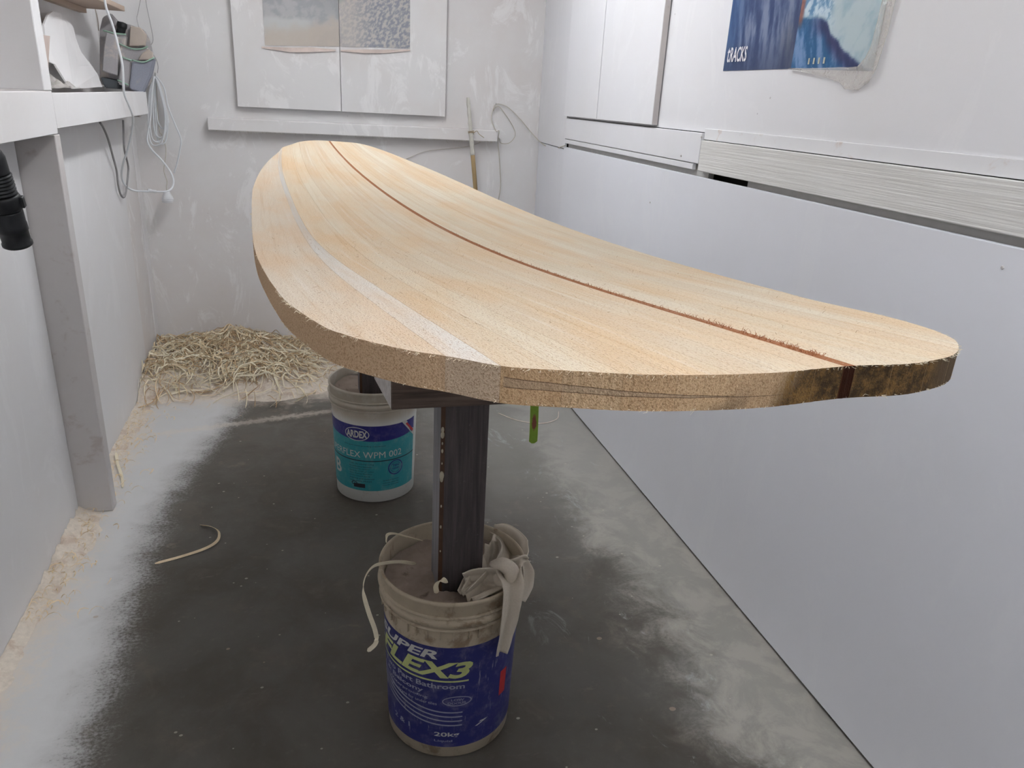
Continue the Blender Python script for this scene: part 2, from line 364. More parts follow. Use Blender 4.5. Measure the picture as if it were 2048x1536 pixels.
M_CANVAS = mat('dusty_grey_canvas', (0.42, 0.405, 0.415), 0.9, 0.08, 200, 0.4, dirt=(0.56, 0.51, 0.47), dirtscale=12, dirtlo=0.5)
M_CANVB = mat('blue_grey_canvas', (0.30, 0.315, 0.37), 0.9, 0.08, 200, 0.4, dirt=(0.36, 0.35, 0.37), dirtscale=12, dirtlo=0.55)
M_TRIM = mat('faded_green_binding', (0.32, 0.48, 0.38), 0.8)
M_LEATH = mat('dusty_beige_strap', (0.52, 0.45, 0.39), 0.7)
M_STICK = mat('bare_wooden_dowel', (0.34, 0.24, 0.12), 0.6, 0.15, 30, 0.3, stretch=(1, 1, 0.1))
M_STICKW = mat('paint_crusted_dowel', (0.60, 0.58, 0.52), 0.7, 0.1, 50, 0.6)

# ------------------------------------------------------------------ setting: floor, ceiling, walls
def slab(name, d, m, parent=None): return boxobj(name, d, m, parent, 0)
fl = struct(slab('floor', (-1.3, 1.7, -1.7, 4.6, -0.10, 0.0), M_FLOOR))
struct(slab('ceiling', (-1.3, 1.7, -1.7, 4.6, 2.42, 2.50), M_CEIL))
struct(slab('wall_back', (-1.3, 1.7, 4.19, 4.35, 0.0, 2.42), M_BACK))
struct(slab('wall_front', (-1.3, 1.7, -1.7, -1.6, 0.0, 2.42), M_RIGHT))

# left wall: backing, lower sheets, post, corner piece
wl = struct(slab('wall_left', (-1.2, -0.922, -1.6, 4.19, 0.0, 2.42), M_DUSTY))
boxobj('niche_panel', (-0.922, -0.915, 2.53, 4.188, 1.36, 2.2), M_WOODW, wl, 0.001)
boxobj('panel', (-0.915, -0.805, -1.59, 2.517, 0.002, 1.30), M_LEFT, wl, 0.001)
boxobj('panel', (-0.915, -0.805, 2.575, 3.80, 0.002, 1.30), M_LEFT, wl, 0.001)
boxobj('corner_panel', (-0.915, -0.812, 3.806, 4.186, 0.002, 1.33), M_BACK, wl, 0.001)
struct(boxobj('trim_1', (-0.90, -0.70, 2.521, 2.572, 0.001, 1.238), M_DUSTY, None, 0.002), 'square upright post standing against the left wall, carrying the shelf')
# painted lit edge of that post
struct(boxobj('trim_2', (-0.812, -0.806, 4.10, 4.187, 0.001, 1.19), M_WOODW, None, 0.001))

# shelf along the left wall
sh = empty('wall_shelf', (-0.80, 3.0, 1.24))
boxobj('shelf_board', (-0.914, -0.712, -1.2, 2.526, 1.318, 1.338), M_WOODW, sh)
boxobj('shelf_board', (-0.914, -0.712, 2.532, 3.95, 1.308, 1.332), M_WOODW, sh)
boxobj('fascia_board', (-0.710, -0.690, -1.2, 2.521, 1.243, 1.357), M_WOODW, sh)
boxobj('fascia_board', (-0.712, -0.692, 2.529, 3.93, 1.256, 1.352), M_WOODW, sh)
boxobj('end_bracket', (-0.79, -0.735, 3.955, 3.985, 1.24, 1.335), M_DUSTY, sh)
tag(sh, 'long white painted shelf with a deep fascia board along the left wall', 'shelf')
pt = boxobj('partition_board', (-0.914, -0.690, 2.457, 2.527, 1.3585, 2.2), M_LEFT, None, 0.002)
tag(pt, 'upright white board standing on the left shelf at the fascia joint', 'board')
us = empty('upper_shelf', (-0.82, 3.4, 1.66))
M_USH = mat('brown_board', (0.52, 0.41, 0.33), 0.8, 0.06, 12)  # one flat brown for the upper shelf board and its cleat
boxobj('shelf_board', (-0.914, -0.74, 2.531, 3.93, 1.675, 1.695), M_USH, us)
boxobj('cleat', (-0.914, -0.885, 2.6, 3.9, 1.655, 1.6745), M_USH, us)
tag(us, 'brown upper shelf seen from below above the tool pouch', 'shelf')

# right wall
wr = struct(slab('wall_right', (1.262, 1.42, -1.6, 4.19, 0.0, 2.42), M_DARK))  # backing slab coloured near black, standing in for shade inside the slot
def quad_slab(name, x0, y0, x1, y1, z0, z1, m, parent, th=0.02):
    bm = bmesh.new(); hexa(bm, [(x0, y0, z0), (x0 + th, y0, z0), (x1 + th, y1, z0), (x1, y1, z0), (x0, y0, z1), (x0 + th, y0, z1), (x1 + th, y1, z1), (x1, y1, z1)])
    bevel(bm, 0.001); return build(name, bm, m, parent)
boxobj('panel', (1.200, 1.216, -1.59, 3.586, 0.011, 1.204), M_PANEL, wr, 0.001)
quad_slab('corner_panel', 1.202, 3.590, 1.252, 4.184, 0.011, 1.192, M_PANEL, wr, 0.012)
quad_slab('corner_sheet', 1.206, 3.590, 1.246, 4.188, 1.196, 2.41, M_RIGHT, wr, 0.010)
boxobj('upper_sheet', (1.213, 1.23, -1.59, 3.586, 1.338, 2.41), M_RIGHT, wr, 0.001)
boxobj('seam_strip', (1.2085, 1.2125, -1.59, 2.236, 1.317, 1.350), mat('stained_seam', (0.80, 0.80, 0.82), 0.7, 0.02, 9, 0.1, dirt=(0.62, 0.50, 0.44), dirtscale=11, dirtlo=0.60), wr, 0.001)
boxobj('fascia_board', (1.200, 1.214, 2.236, 3.586, 1.243, 1.336), M_RIGHT, wr, 0.0015)
boxobj('lower_fascia_strip', (1.201, 1.214, 2.272, 3.584, 1.2225, 1.2405), M_RIGHT, wr, 0.001)
boxobj('brushed_board', (1.1985, 1.2165, -1.59, 2.232, 1.222, 1.315), M_BRUSH, wr, 0.002)
boxobj('packing_strip', (1.2175, 1.236, 2.19, 3.57, 1.15, 1.30), M_GREY, wr, 0)
boxobj('packing_strip', (1.2175, 1.236, -1.59, 1.96, 1.15, 1.30), M_GREY, wr, 0)
# sliding doors of the right cupboard
ct = empty('wall_cupboard', (1.2, 3.1, 1.34))
boxobj('carcass', (1.2115, 1.2125, 2.62, 3.57, 1.352, 2.05), M_GREY, ct, 0)
boxobj('door', (1.1885, 1.210, 3.151, 3.582, 1.345, 2.08), M_RIGHT, ct, 0.0008)
d_ = boxobj('door', (1.188, 1.2100, 2.592, 3.1435, 1.345, 2.08), M_RIGHT, ct, 0.0008)
boxobj('door_edge', (1.1895, 1.209, 2.5895, 2.5925, 1.346, 2.08), M_DUSTY, ct, 0)
tag(ct, 'white two-door cupboard front let into the right wall', 'cupboard')
# nail heads and dents as small studs
bm = bmesh.new()
for p in ((1.198, 2.233, 1.324), (1.2, 1.061, 1.166), (1.212, 1.573, 1.336), (1.199, 2.357, 1.258), (1.2, 2.554, 1.08)):
    lathe(bm, [(0.0035, -0.001), (0.0035, 0.001), (0.002, 0.002)], p, 8, Matrix.Rotation(-PI / 2, 3, 'Y'), True, True)
build('nail_head', bm, M_DUSTY, wr)['kind'] = 'stuff'

# back wall: cupboard doors, ledge
cb = empty('wall_cupboard', (0.2, 4.17, 1.3))
boxobj('carcass', (-0.300, 0.700, 4.172, 4.1895, 1.325, 2.1), M_BACK, cb, 0)
boxobj('door', (-0.320, 0.1785, 4.150, 4.171, 1.302, 2.12), M_BACK, cb, 0.0015)
boxobj('door', (0.1815, 0.716, 4.150, 4.171, 1.302, 2.12), M_BACK, cb, 0.0015)
tag(cb, 'pale two-door cupboard on the back wall behind the board nose', 'cupboard')
lg = boxobj('wall_ledge', (-0.466, 1.002, 4.128, 4.189, 1.186, 1.246), M_BACK, None, 0.004)
tag(lg, 'square white timber ledge fixed under the back wall cupboard', 'ledge')

# ------------------------------------------------------------------ posters (flat prints: colours on a fine grid)
def print_mat(name, gloss=0.35):
    m = bpy.data.materials.new(name); t = NT(m)
    a = t.n('ShaderNodeVertexColor'); a.layer_name = 'print'
    t.base(a.outputs[0]); t.rough(gloss); t.b.inputs['Specular IOR Level'].default_value = 0.4
    nz = t.noise(t.pos(), 22, 4, 0.6); t.bump(nz, 0.3, 0.004); return m
def poster_page(name, org, eu, ev, nu, nv, fn, m, parent, thick, wav=0.0):
    """a sheet: org + u*eu + v*ev, coloured by fn(u,v), with a little thickness"""
    org, eu, ev = Vector(org), Vector(eu), Vector(ev); n = eu.cross(ev).normalized()
    bm = bmesh.new(); g = []; cl = bm.loops.layers.color.new('print')
    for j in range(nv + 1):
        for i in range(nu + 1):
            u, v = i / nu, j / nv
            g.append(bm.verts.new(org + eu * u + ev * v + n * wav * (0.5 + 0.5 * math.sin(9 * u + 4 * v)) * max(0, 1 - v * 2)))
    for j in range(nv):
        for i in range(nu):
            f = bm.faces.new([g[j * (nu + 1) + i], g[j * (nu + 1) + i + 1], g[(j + 1) * (nu + 1) + i + 1], g[(j + 1) * (nu + 1) + i]])
            for lp, (a, b) in zip(f.loops, ((i, j), (i + 1, j), (i + 1, j + 1), (i, j + 1))):
                c = fn(a / nu, b / nv); lp[cl] = (*[max(0, min(1, x)) for x in c], 1)
    o = build(name, bm, m, parent)
    sd = o.modifiers.new('thickness', 'SOLIDIFY'); sd.thickness = thick; sd.offset = -1
    return o
def fb(x, y, s=0.0): return noise.fractal(Vector((x, y, s)), 0.7, 2.1, 5) * 0.5 + 0.5
def lerp(a, b, t): t = max(0, min(1, t)); return tuple(x + (y - x) * t for x, y in zip(a, b))
def st(a, b, x): t = max(0, min(1, (x - a) / (b - a))); return t * t * (3 - 2 * t)
G = lambda r, g, b: tuple(x / 255 for x in (r, g, b))       # colour attributes are stored as byte sRGB
M_PRINT = print_mat('glossy_print', 0.3); M_PRINTM = print_mat('dusty_print', 0.6)
po = empty('surf_poster', (1.21, 1.85, 1.5))
def page_l(u, v):
    k = fb(u * 9 + v * 1.5, v * 2.0 - u, 3); c = lerp(G(52, 70, 112), G(120, 132, 160), st(0.35, 0.75, k))
    c = lerp(c, G(46, 84, 134), 0.6 * st(0.35, 0.0, u)); c = lerp(c, G(84, 84, 92), 0.6 * st(0.72, 0.95, u) * st(0.4, 0.1, v) * k * 1.4)
    c = lerp(c, G(48, 60, 92), 0.5 * st(0.2, 0.0, v))
    if fb(u * 70, v * 110, 8) > 1.06: c = lerp(c, G(210, 220, 235), 0.7)
    return c
RID = [(0, 0.27), (0.30, 0.26), (0.36, 0.245), (0.45, 0.185), (0.62, 0.105), (0.80, 0.045), (1.0, 0.0)]
def page_r(u, v):
    k = fb(u * 5, v * 7 - u * 3, 5); ridge = [r0 + (r1 - r0) * (u - u0) / (u1 - u0) for (u0, r0), (u1, r1) in zip(RID, RID[1:]) if u0 <= u <= u1][0] + 0.03 * (k - 0.5)
    water = lerp(G(38, 92, 138), G(112, 142, 184), st(0.35, 0.8, fb(u * 14 + v * 8, v * 5, 11)))
    water = lerp(water, G(44, 42, 84), 0.8 * st(0.09, 0.0, abs(ridge - v - 0.03)) * st(0.1, 0.38, u))
    sky = lerp(G(184, 200, 206), G(156, 182, 194), st(0.4, 0.9, k)); sky = lerp(sky, G(70, 168, 160), st(0.85, 1.0, u) * st(0.28, 0.42, v) * 0.8)
    foam = lerp(G(196, 214, 224), G(96, 140, 180), st(0.40, 0.62, fb(u * 16, v * 22, 2)))
    c = lerp(water, sky, st(-0.012, 0.012, v - ridge))
    c = lerp(c, foam, st(0.46, 0.34, u + 0.10 * (k - 0.5)) * st(-0.01, 0.03, v - ridge))
    c = lerp(c, G(150, 86, 70), st(0.07, 0.03, u) * st(0.19, 0.27, v) * 0.8)
    return c
# left page y 2.181->1.835 ; right page y 1.835->1.535
poster_page('page', (1.2115, 2.181, 1.5155), (0, -0.346, -0.002), (0, 0.0, 0.44), 90, 110, page_l, M_PRINT, po, 0.0006, 0.0)
poster_page('page', (1.2110, 1.835, 1.5135), (0, -0.310, -0.012), (0, -0.0, 0.44), 90, 110, page_r, M_PRINT, po, 0.0006, 0.0)
for body, x0_, wd_, bo in (('t', 0.0, 0.014, 0.012), ('RACKS', 0.0155, 0.092, 0.018)):
    bm = text_mesh(body, wd_, 0.040, bo, 0.12)
    for v in bm.verts: x, y, _ = v.co; v.co = Vector((1.2098, 2.165 - x0_ - x, 1.538 + y))
    build('title_lettering', bm, mat('poster_white', (0.8, 0.8, 0.84), 0.4, 0, 1, 0), po)
bm = bmesh.new()
for k in range(4): box(bm, 1.2096, 1.2102, 1.765 - k * 0.020, 1.759 - k * 0.020, 1.522, 1.536)
build('edge_print', bm, mat('poster_cream', (0.5, 0.5, 0.42), 0.4, 0, 1, 0), po)
# clear plastic sleeve hanging past the right page
def film():
    m = bpy.data.materials.new('clear_film'); t = NT(m)
    t.base((0.80, 0.76, 0.72)); t.rough(0.12); t.b.inputs['Alpha'].default_value = 0.33; t.b.inputs['Specular IOR Level'].default_value = 0.8
    t.bump(t.noise(t.pos(), 26, 4, 0.6, 1.0), 0.8, 0.006); return m
M_FILM = film()
bm = bmesh.new()
pl = [(1.835, 1.513), (1.76, 1.503), (1.68, 1.490), (1.62, 1.478), (1.595, 1.464), (1.555, 1.462), (1.522, 1.478), (1.503, 1.505), (1.497, 1.58), (1.488, 1.70), (1.480, 1.95)]
inn = [(1.835, 1.515), (1.76, 1.513), (1.68, 1.512), (1.63, 1.512), (1.60, 1.511), (1.57, 1.512), (1.55, 1.53), (1.54, 1.55), (1.535, 1.60), (1.53, 1.70), (1.525, 1.95)]
rows = []
for k in range(9):
    t_ = k / 8; rows.append([bm.verts.new((1.2045 - 0.0035 * math.sin(i * 2.1 + k * 1.3) * (1 - t_), a[0] + (b[0] - a[0]) * t_, a[1] + (b[1] - a[1]) * t_)) for i, (a, b) in enumerate(zip(pl, inn))])
for a, b in zip(rows, rows[1:]):
    for i in range(len(pl) - 1): bm.faces.new([a[i], a[i + 1], b[i + 1], b[i]])
fo = build('plastic_sleeve', bm, M_FILM, po, True); fo.modifiers.new('s', 'SOLIDIFY').thickness = 0.0004
fo['label'] = 'crumpled clear plastic sleeve curling past the lower right corner'
tag(po, 'blue wave photograph poster in crumpled clear plastic on the right wall', 'poster')

pb = empty('faded_poster', (0.18, 4.15, 1.6))
def bl(u, v):
    k = fb(u * 5, v * 6, 21); c = lerp(G(178, 180, 182), G(152, 157, 162), st(0.35, 0.65, k))
    c = lerp(c, G(132, 138, 140), 0.5 * st(0.55, 0.9, u) * st(0.2, 0.5, v))
    c = lerp(c, G(200, 203, 202), st(0.36, 0.30, v + 0.04 * k) * st(0.75, 0.55, u))
    c = lerp(c, G(196, 180, 162), st(0.30, 0.12, v + 0.1 * k - 0.12 * u) * 0.8)
    return lerp(c, G(190, 186, 184), 0.35)
def br(u, v):
    k = fb(u * 22 - v * 9, v * 26, 31); c = lerp(G(122, 128, 142), G(190, 186, 180), st(0.36, 0.68, k))
    c = lerp(c, G(205, 196, 186), 0.65 * st(0.55, 0.1, u - 0.0 * v)); c = lerp(c, G(150, 156, 152), st(0.0, 0.1, v - 0.42 - u * 0.75))
    return lerp(c, G(190, 186, 184), 0.3)
poster_page('page', (-0.174, 4.1485, 1.588), (0.3525, 0, 0.018), (0, 0, 0.40), 80, 80, bl, M_PRINTM, pb, 0.0006, 0.002)
poster_page('page', (0.1825, 4.1485, 1.606), (0.3465, 0, 0.014), (0, 0, 0.40), 90, 90, br, M_PRINTM, pb, 0.0006, 0.002)
bm = bmesh.new(); ribbon(bm, [(-0.19, 4.146, 1.578), (-0.05, 4.144, 1.575), (0.05, 4.142, 1.583), (0.16, 4.145, 1.587)], 0.022, 0.0004, side=(0, 0.3, 1))
ribbon(bm, [(0.185, 4.145, 1.588), (0.30, 4.142, 1.592), (0.40, 4.145, 1.598), (0.53, 4.146, 1.612)], 0.018, 0.0004, side=(0, 0.3, 1))
build('peeling_tape', bm, mat('pinkish_old_tape', (0.60, 0.50, 0.45), 0.5, 0.15, 20), pb)
tag(pb, 'faded grey sea photograph poster taped across both back cupboard doors', 'poster')

# ------------------------------------------------------------------ the board
TH = 0.14; P0 = Vector((0.40735, 0.47244, 0)); DR = Vector((-math.sin(TH), math.cos(TH), 0)); CR = Vector((math.cos(TH), math.sin(TH), -0.04998))
ZC = (0.008775021, -0.052247732, 0.113244185, -0.05300832, -0.083574995, 1.2180072)
THK = 0.0275
def zc(s):
    v = 0
    for c in ZC: v = v * s + c
    return v
GS = [(-0.1, 1), (0.55, 1), (0.76, 0.98), (1.11, 0.915), (1.47, 0.835), (1.737, 0.78), (2.03, 0.68), (2.2, 0.60), (2.4, 0.49)]
def interp(T, x):
    if x <= T[0][0]: return T[0][1]
    for (a, b), (c, d) in zip(T, T[1:]):
        if x <= c: return b + (d - b) * (x - a) / (c - a)
    return T[-1][1]
GSM = [(s, sum(interp(GS, s + d) for d in (-0.12, -0.06, 0, 0.06, 0.12)) / 5) for s in [i * 0.03 - 0.1 for i in range(86)]]
def gs(s): return interp(GSM, s)
def warp(s, b):
    e = st(0.35, 1.0, s); k = (b + 0.311) / 0.029 if b < -0.282 else (-0.243 - b) / 0.039
    return b - 0.0155 * e * max(0, min(1, k))
def bp(s, b, dz=0.0):
    b = warp(s, b)
    return P0 + DR * s + CR * (b * gs(s)) + Vector((0, 0, zc(s) + dz))
near = [(1.30, -0.398), (0.90, -0.3965), (0.62, -0.3955), (0.528, -0.395), (0.42, -0.3945), (0.315, -0.393), (0.225, -0.384), (0.159, -0.371), (0.097, -0.337), (0.068, -0.309), (0.035, -0.280), (0.017, -0.240), (0.0, -0.194),
        (-0.009, -0.144), (-0.012, -0.083), (-0.004, -0.002), (-0.006, 0.061), (0.005, 0.115), (0.018, 0.149), (0.038, 0.181), (0.072, 0.220), (0.120, 0.249), (0.174, 0.267), (0.223, 0.2735), (0.309, 0.2745),
        (0.45, 0.295), (0.611, 0.313), (0.88, 0.340), (1.226, 0.364), (1.50, 0.380), (1.75, 0.390)]
far_ = [(1.30, -0.398), (1.473, -0.397), (1.737, -0.378), (1.90, -0.359), (2.031, -0.335), (2.18, -0.290), (2.295, -0.215), (2.345, -0.110), (2.357, 0.0), (2.362, 0.11), (2.358, 0.19), (2.316, 0.270), (2.22, 0.335), (2.05, 0.377), (1.88, 0.391), (1.75, 0.390)]
def dens(P, n):
    out = [(v.x, v.y) for v in catmull([Vector((a, b, 0)) for a, b in P], n)]
    mono = [out[0]]
    for q in out[1:]:
        if q[1] > mono[-1][1] + 1e-5: mono.append(q)
    return mono
NR = dens(near, 12); FR = dens(far_, 10)
bmin = max(NR[0][1], FR[0][1]); bmax = min(NR[-1][1], FR[-1][1])
NRb = [(b, s) for s, b in NR]; FRb = [(b, s) for s, b in FR]
rng = random.Random(3)
def s_near(b): return interp(NRb, b) + 0.0007 * noise.noise(Vector((b * 260, 0, 0)))
def s_far(b): return interp(FRb, b) + 0.0012 * noise.noise(Vector((b * 90, 5, 0)))
board = empty('surfboard_blank', bp(1.1, 0, -THK))
tag(board, 'wide unfinished surfboard blank of glued pale timber strips with a thin cedar stringer', 'surfboard')
bounds = [bmin, -0.311, -0.282, -0.243, -0.204, -0.165, -0.120, -0.078, -0.040, -0.0065, 0.0055, 0.045, 0.090, 0.135, 0.175, 0.205, 0.240, 0.275, 0.315, 0.350, bmax]
tones = [(0.70, 0.60, 0.48), (0.72, 0.68, 0.625), (0.67, 0.55, 0.40), (0.70, 0.605, 0.465), (0.67, 0.555, 0.41), (0.69, 0.585, 0.44), (0.68, 0.57, 0.43), (0.70, 0.60, 0.46), (0.69, 0.585, 0.445), (0.33, 0.135, 0.06),
         (0.71, 0.625, 0.49), (0.695, 0.595, 0.45), (0.71, 0.61, 0.465), (0.69, 0.585, 0.445), (0.72, 0.64, 0.51), (0.70, 0.60, 0.46), (0.71, 0.62, 0.48), (0.69, 0.58, 0.435), (0.71, 0.61, 0.47), (0.70, 0.60, 0.455)]
for pi, (b0, b1) in enumerate(zip(bounds, bounds[1:])):
    cols = sorted(set([b0, b1] + [b for s, b in NR if b0 + 0.0008 < b < b1 - 0.0008] + [b for s, b in FR if b0 + 0.0008 < b < b1 - 0.0008]))
    add = []
    for a, c in zip(cols, cols[1:]):
        k = int((c - a) / 0.006)
        add += [a + (c - a) * (j + 1) / (k + 1) for j in range(k)]
    cols = sorted(cols + add); nr = 56; g = 0.00012
    bm = bmesh.new(); uvl = bm.loops.layers.uv.new('UVMap'); T = []; Bt = []
    for ci, b in enumerate(cols):
        sn, sf = s_near(b), s_far(b)
        bb = b + (g if ci == 0 and pi else 0) - (g if ci == len(cols) - 1 and pi < len(tones) - 1 else 0)
        ct_, cb_ = [], []
        for r in range(nr + 1):
            f = r / nr; f = f * f * (3 - 2 * f) * 0.5 + f * 0.5; s = sn + (sf - sn) * f
            lift = 0.0003 * noise.noise(Vector((s * 30, b * 140, 2)))
            ct_.append((bm.verts.new(bp(s, bb, lift)), (s, b))); cb_.append((bm.verts.new(bp(s, bb, -THK)), (s, b)))
        T.append(ct_); Bt.append(cb_)
    def F(vs, uvs, mi):
        try: f = bm.faces.new([v for v in vs])
        except ValueError: return
        f.material_index = mi
        for lp, q in zip(f.loops, uvs): lp[uvl].uv = q
    n = len(cols)
    for c in range(n - 1):
        for r in range(nr):
            A, B, C_, D = T[c][r], T[c + 1][r], T[c + 1][r + 1], T[c][r + 1]
            F([A[0], B[0], C_[0], D[0]], [A[1], B[1], C_[1], D[1]], 0)
            A, B, C_, D = Bt[c][r], Bt[c + 1][r], Bt[c + 1][r + 1], Bt[c][r + 1]
            F([D[0], C_[0], B[0], A[0]], [D[1], C_[1], B[1], A[1]], 0)
        for r, sg in ((0, 1), (nr, -1)):
            A, B, C_, D = Bt[c][r], Bt[c + 1][r], T[c + 1][r], T[c][r]
            q = [(cols[c] + (0 if sg > 0 else 2), 0), (cols[c + 1] + (0 if sg > 0 else 2), 0), (cols[c + 1] + (0 if sg > 0 else 2), 1), (cols[c] + (0 if sg > 0 else 2), 1)]
            L = [A[0], B[0], C_[0], D[0]]
            if sg < 0: L, q = L[::-1], q[::-1]
            F(L, q, 1)
    for c in (0, n - 1):
        for r in range(nr):
            A, B, C_, D = Bt[c][r], Bt[c][r + 1], T[c][r + 1], T[c][r]
            k = 2 + cols[c]; L = [A[0], B[0], C_[0], D[0]]; q = [(k, 0), (k, 0), (k, 1), (k, 1)]
            if c == 0: L, q = L[::-1], q[::-1]
            F(L, q, 1)
    bmesh.ops.remove_doubles(bm, verts=bm.verts, dist=0.00004)
    nm = 'stringer' if pi == 9 else 'plank'
    o = build(nm, bm, [M_TOP, M_RIM], board); o.color = (*tones[pi], 1)
    if pi == 9: o['label'] = 'thin reddish brown cedar stringer down the centre'
    if pi == 1: o['label'] = 'greyish white strip set among the tan ones'
# torn fibres along the rim and stringer
bm = bmesh.new()
def hair(p, d, l, r):
    q = [p, p + d * l * 0.5 + Vector([rng.uniform(-.3, .3) * l for _ in range(3)]), p + d * l + Vector([rng.uniform(-.4, .4) * l for _ in range(3)])]
    tube(bm, q, [r, r * 0.8, r * 0.3], 3, False)
for k in range(900):
    s, b = rng.choice(NR) if rng.random() < 0.75 else rng.choice(FR)
    b = max(bmin + 0.0006, min(bmax - 0.0006, b + rng.uniform(-.004, .004)))
    s = s_near(b) if s < 1.3 else s_far(b)
    sg = -1 if s < 1.3 else 1
    hair(bp(s - sg * 0.0, b, -rng.choice((0.0005, 0.001, THK - 0.001))), (DR * sg * 0.5 + CR * (0.6 if b > 0 else -0.6) + Vector((0, 0, rng.uniform(-.4, .6)))).normalized(), rng.uniform(0.001, 0.0045), 0.00022)
fbm = build('torn_fibre', bm, M_SHAVE2, board); fbm['kind'] = 'stuff'
bm = bmesh.new()
for k in range(520):
    s = rng.random() ** 1.6 * 1.0 + 0.03
    hair(bp(s, rng.uniform(-0.006, 0.006), 0.0), (DR * rng.uniform(-.6, 1) + CR * rng.uniform(-.3, .8) + Vector((0, 0, rng.uniform(0.2, 1)))).normalized(), rng.uniform(0.0012, 0.0042) * (1.15 - s * 0.6), 0.00032)
fbm = build('stringer_fibre', bm, mat('cedar_fibre', (0.34, 0.13, 0.055), 0.8), board); fbm['kind'] = 'stuff'
bm = bmesh.new()
for k in range(260):
    s = rng.uniform(0.10, 0.9); hair(bp(s, rng.uniform(-0.37, 0.26), 0.0), (DR * rng.uniform(-1, 1) + CR * rng.uniform(-1, 1) + Vector((0, 0, 0.35))).normalized(), rng.uniform(0.002, 0.006), 0.0002)
fbm = build('loose_fibre', bm, mat('brown_fibre', (0.42, 0.26, 0.15), 0.8), board); fbm['kind'] = 'stuff'

# ------------------------------------------------------------------ pails
PR = [(0.1435, 0.0), (0.1445, 0.006), (0.1465, 0.10), (0.1495, 0.20), (0.1525, 0.30), (0.1545, 0.345)]
def prad(z): return interp([(b, a) for a, b in PR], z)
def frame(cx, cy):
    f = Vector((-cx, -cy, 0)).normalized(); return Vector((cx, cy, 0)), f, Vector((-f.y, f.x, 0))
def on_cyl(C_, f, r_, phi, z, off):
    rr = prad(z) + off; return C_ + (f * math.cos(phi) + r_ * math.sin(phi)) * rr + Vector((0, 0, z))
def band(name, fr, a0, a1, z0, z1, off, m, parent, curve=None, n=60, nz=10, th=0.0004):
    bm = bmesh.new(); g = []
    for j in range(nz + 1):
        for i in range(n + 1):
            u, v = i / n, j / nz; phi = math.radians(a0 + (a1 - a0) * u)
            zz0 = z0(phi) if callable(z0) else z0; zz1 = z1(phi) if callable(z1) else z1
            z = zz0 + (zz1 - zz0) * v
            g.append(bm.verts.new(on_cyl(*fr, phi, z, off)))
    W_ = n + 1
    for j in range(nz):
        for i in range(n): bm.faces.new([g[j * W_ + i], g[j * W_ + i + 1], g[(j + 1) * W_ + i + 1], g[(j + 1) * W_ + i]])
    return build(name, bm, m, parent, True)
def wrap_text(fr, body, a0, a1, z0, h, m, parent, bold=0.02, shear=0.0, off=0.0012, slope=0.0, name='lettering'):
    A0, A1 = math.radians(a0), math.radians(a1); wid = (A1 - A0) * 0.15
    bm = text_mesh(body, wid, h, bold, shear)
    k = 0.006
    while k < wid:
        bmesh.ops.bisect_plane(bm, geom=list(bm.verts) + list(bm.edges) + list(bm.faces), plane_co=(k, 0, 0), plane_no=(1, 0, 0)); k += 0.008
    for v in bm.verts:
        phi = A0 + v.co.x / 0.15; v.co = on_cyl(*fr, phi, z0 + v.co.y + slope * v.co.x, off)
    return build(name, bm, m, parent)
def ring_print(fr, a, z, rx, rz, w_, m, parent, name, off=0.0011, fill=False):
    bm = bmesh.new(); n = 40; A = math.radians(a); o_, i_ = [], []
    for k in range(n):
        t_ = 2 * PI * k / n
        o_.append(bm.verts.new(on_cyl(*fr, A + rx * math.cos(t_) / 0.15, z + rz * math.sin(t_), off)))
        q = 0.5 if fill else 1; i_.append(bm.verts.new(on_cyl(*fr, A + (rx - w_) * q * math.cos(t_) / 0.15, z + (rz - w_) * q * math.sin(t_), off)))
    for k in range(n): bm.faces.new([i_[k], o_[k], o_[(k + 1) % n], i_[(k + 1) % n]])
    if fill: bm.faces.new(i_)
    return build(name, bm, m, parent)
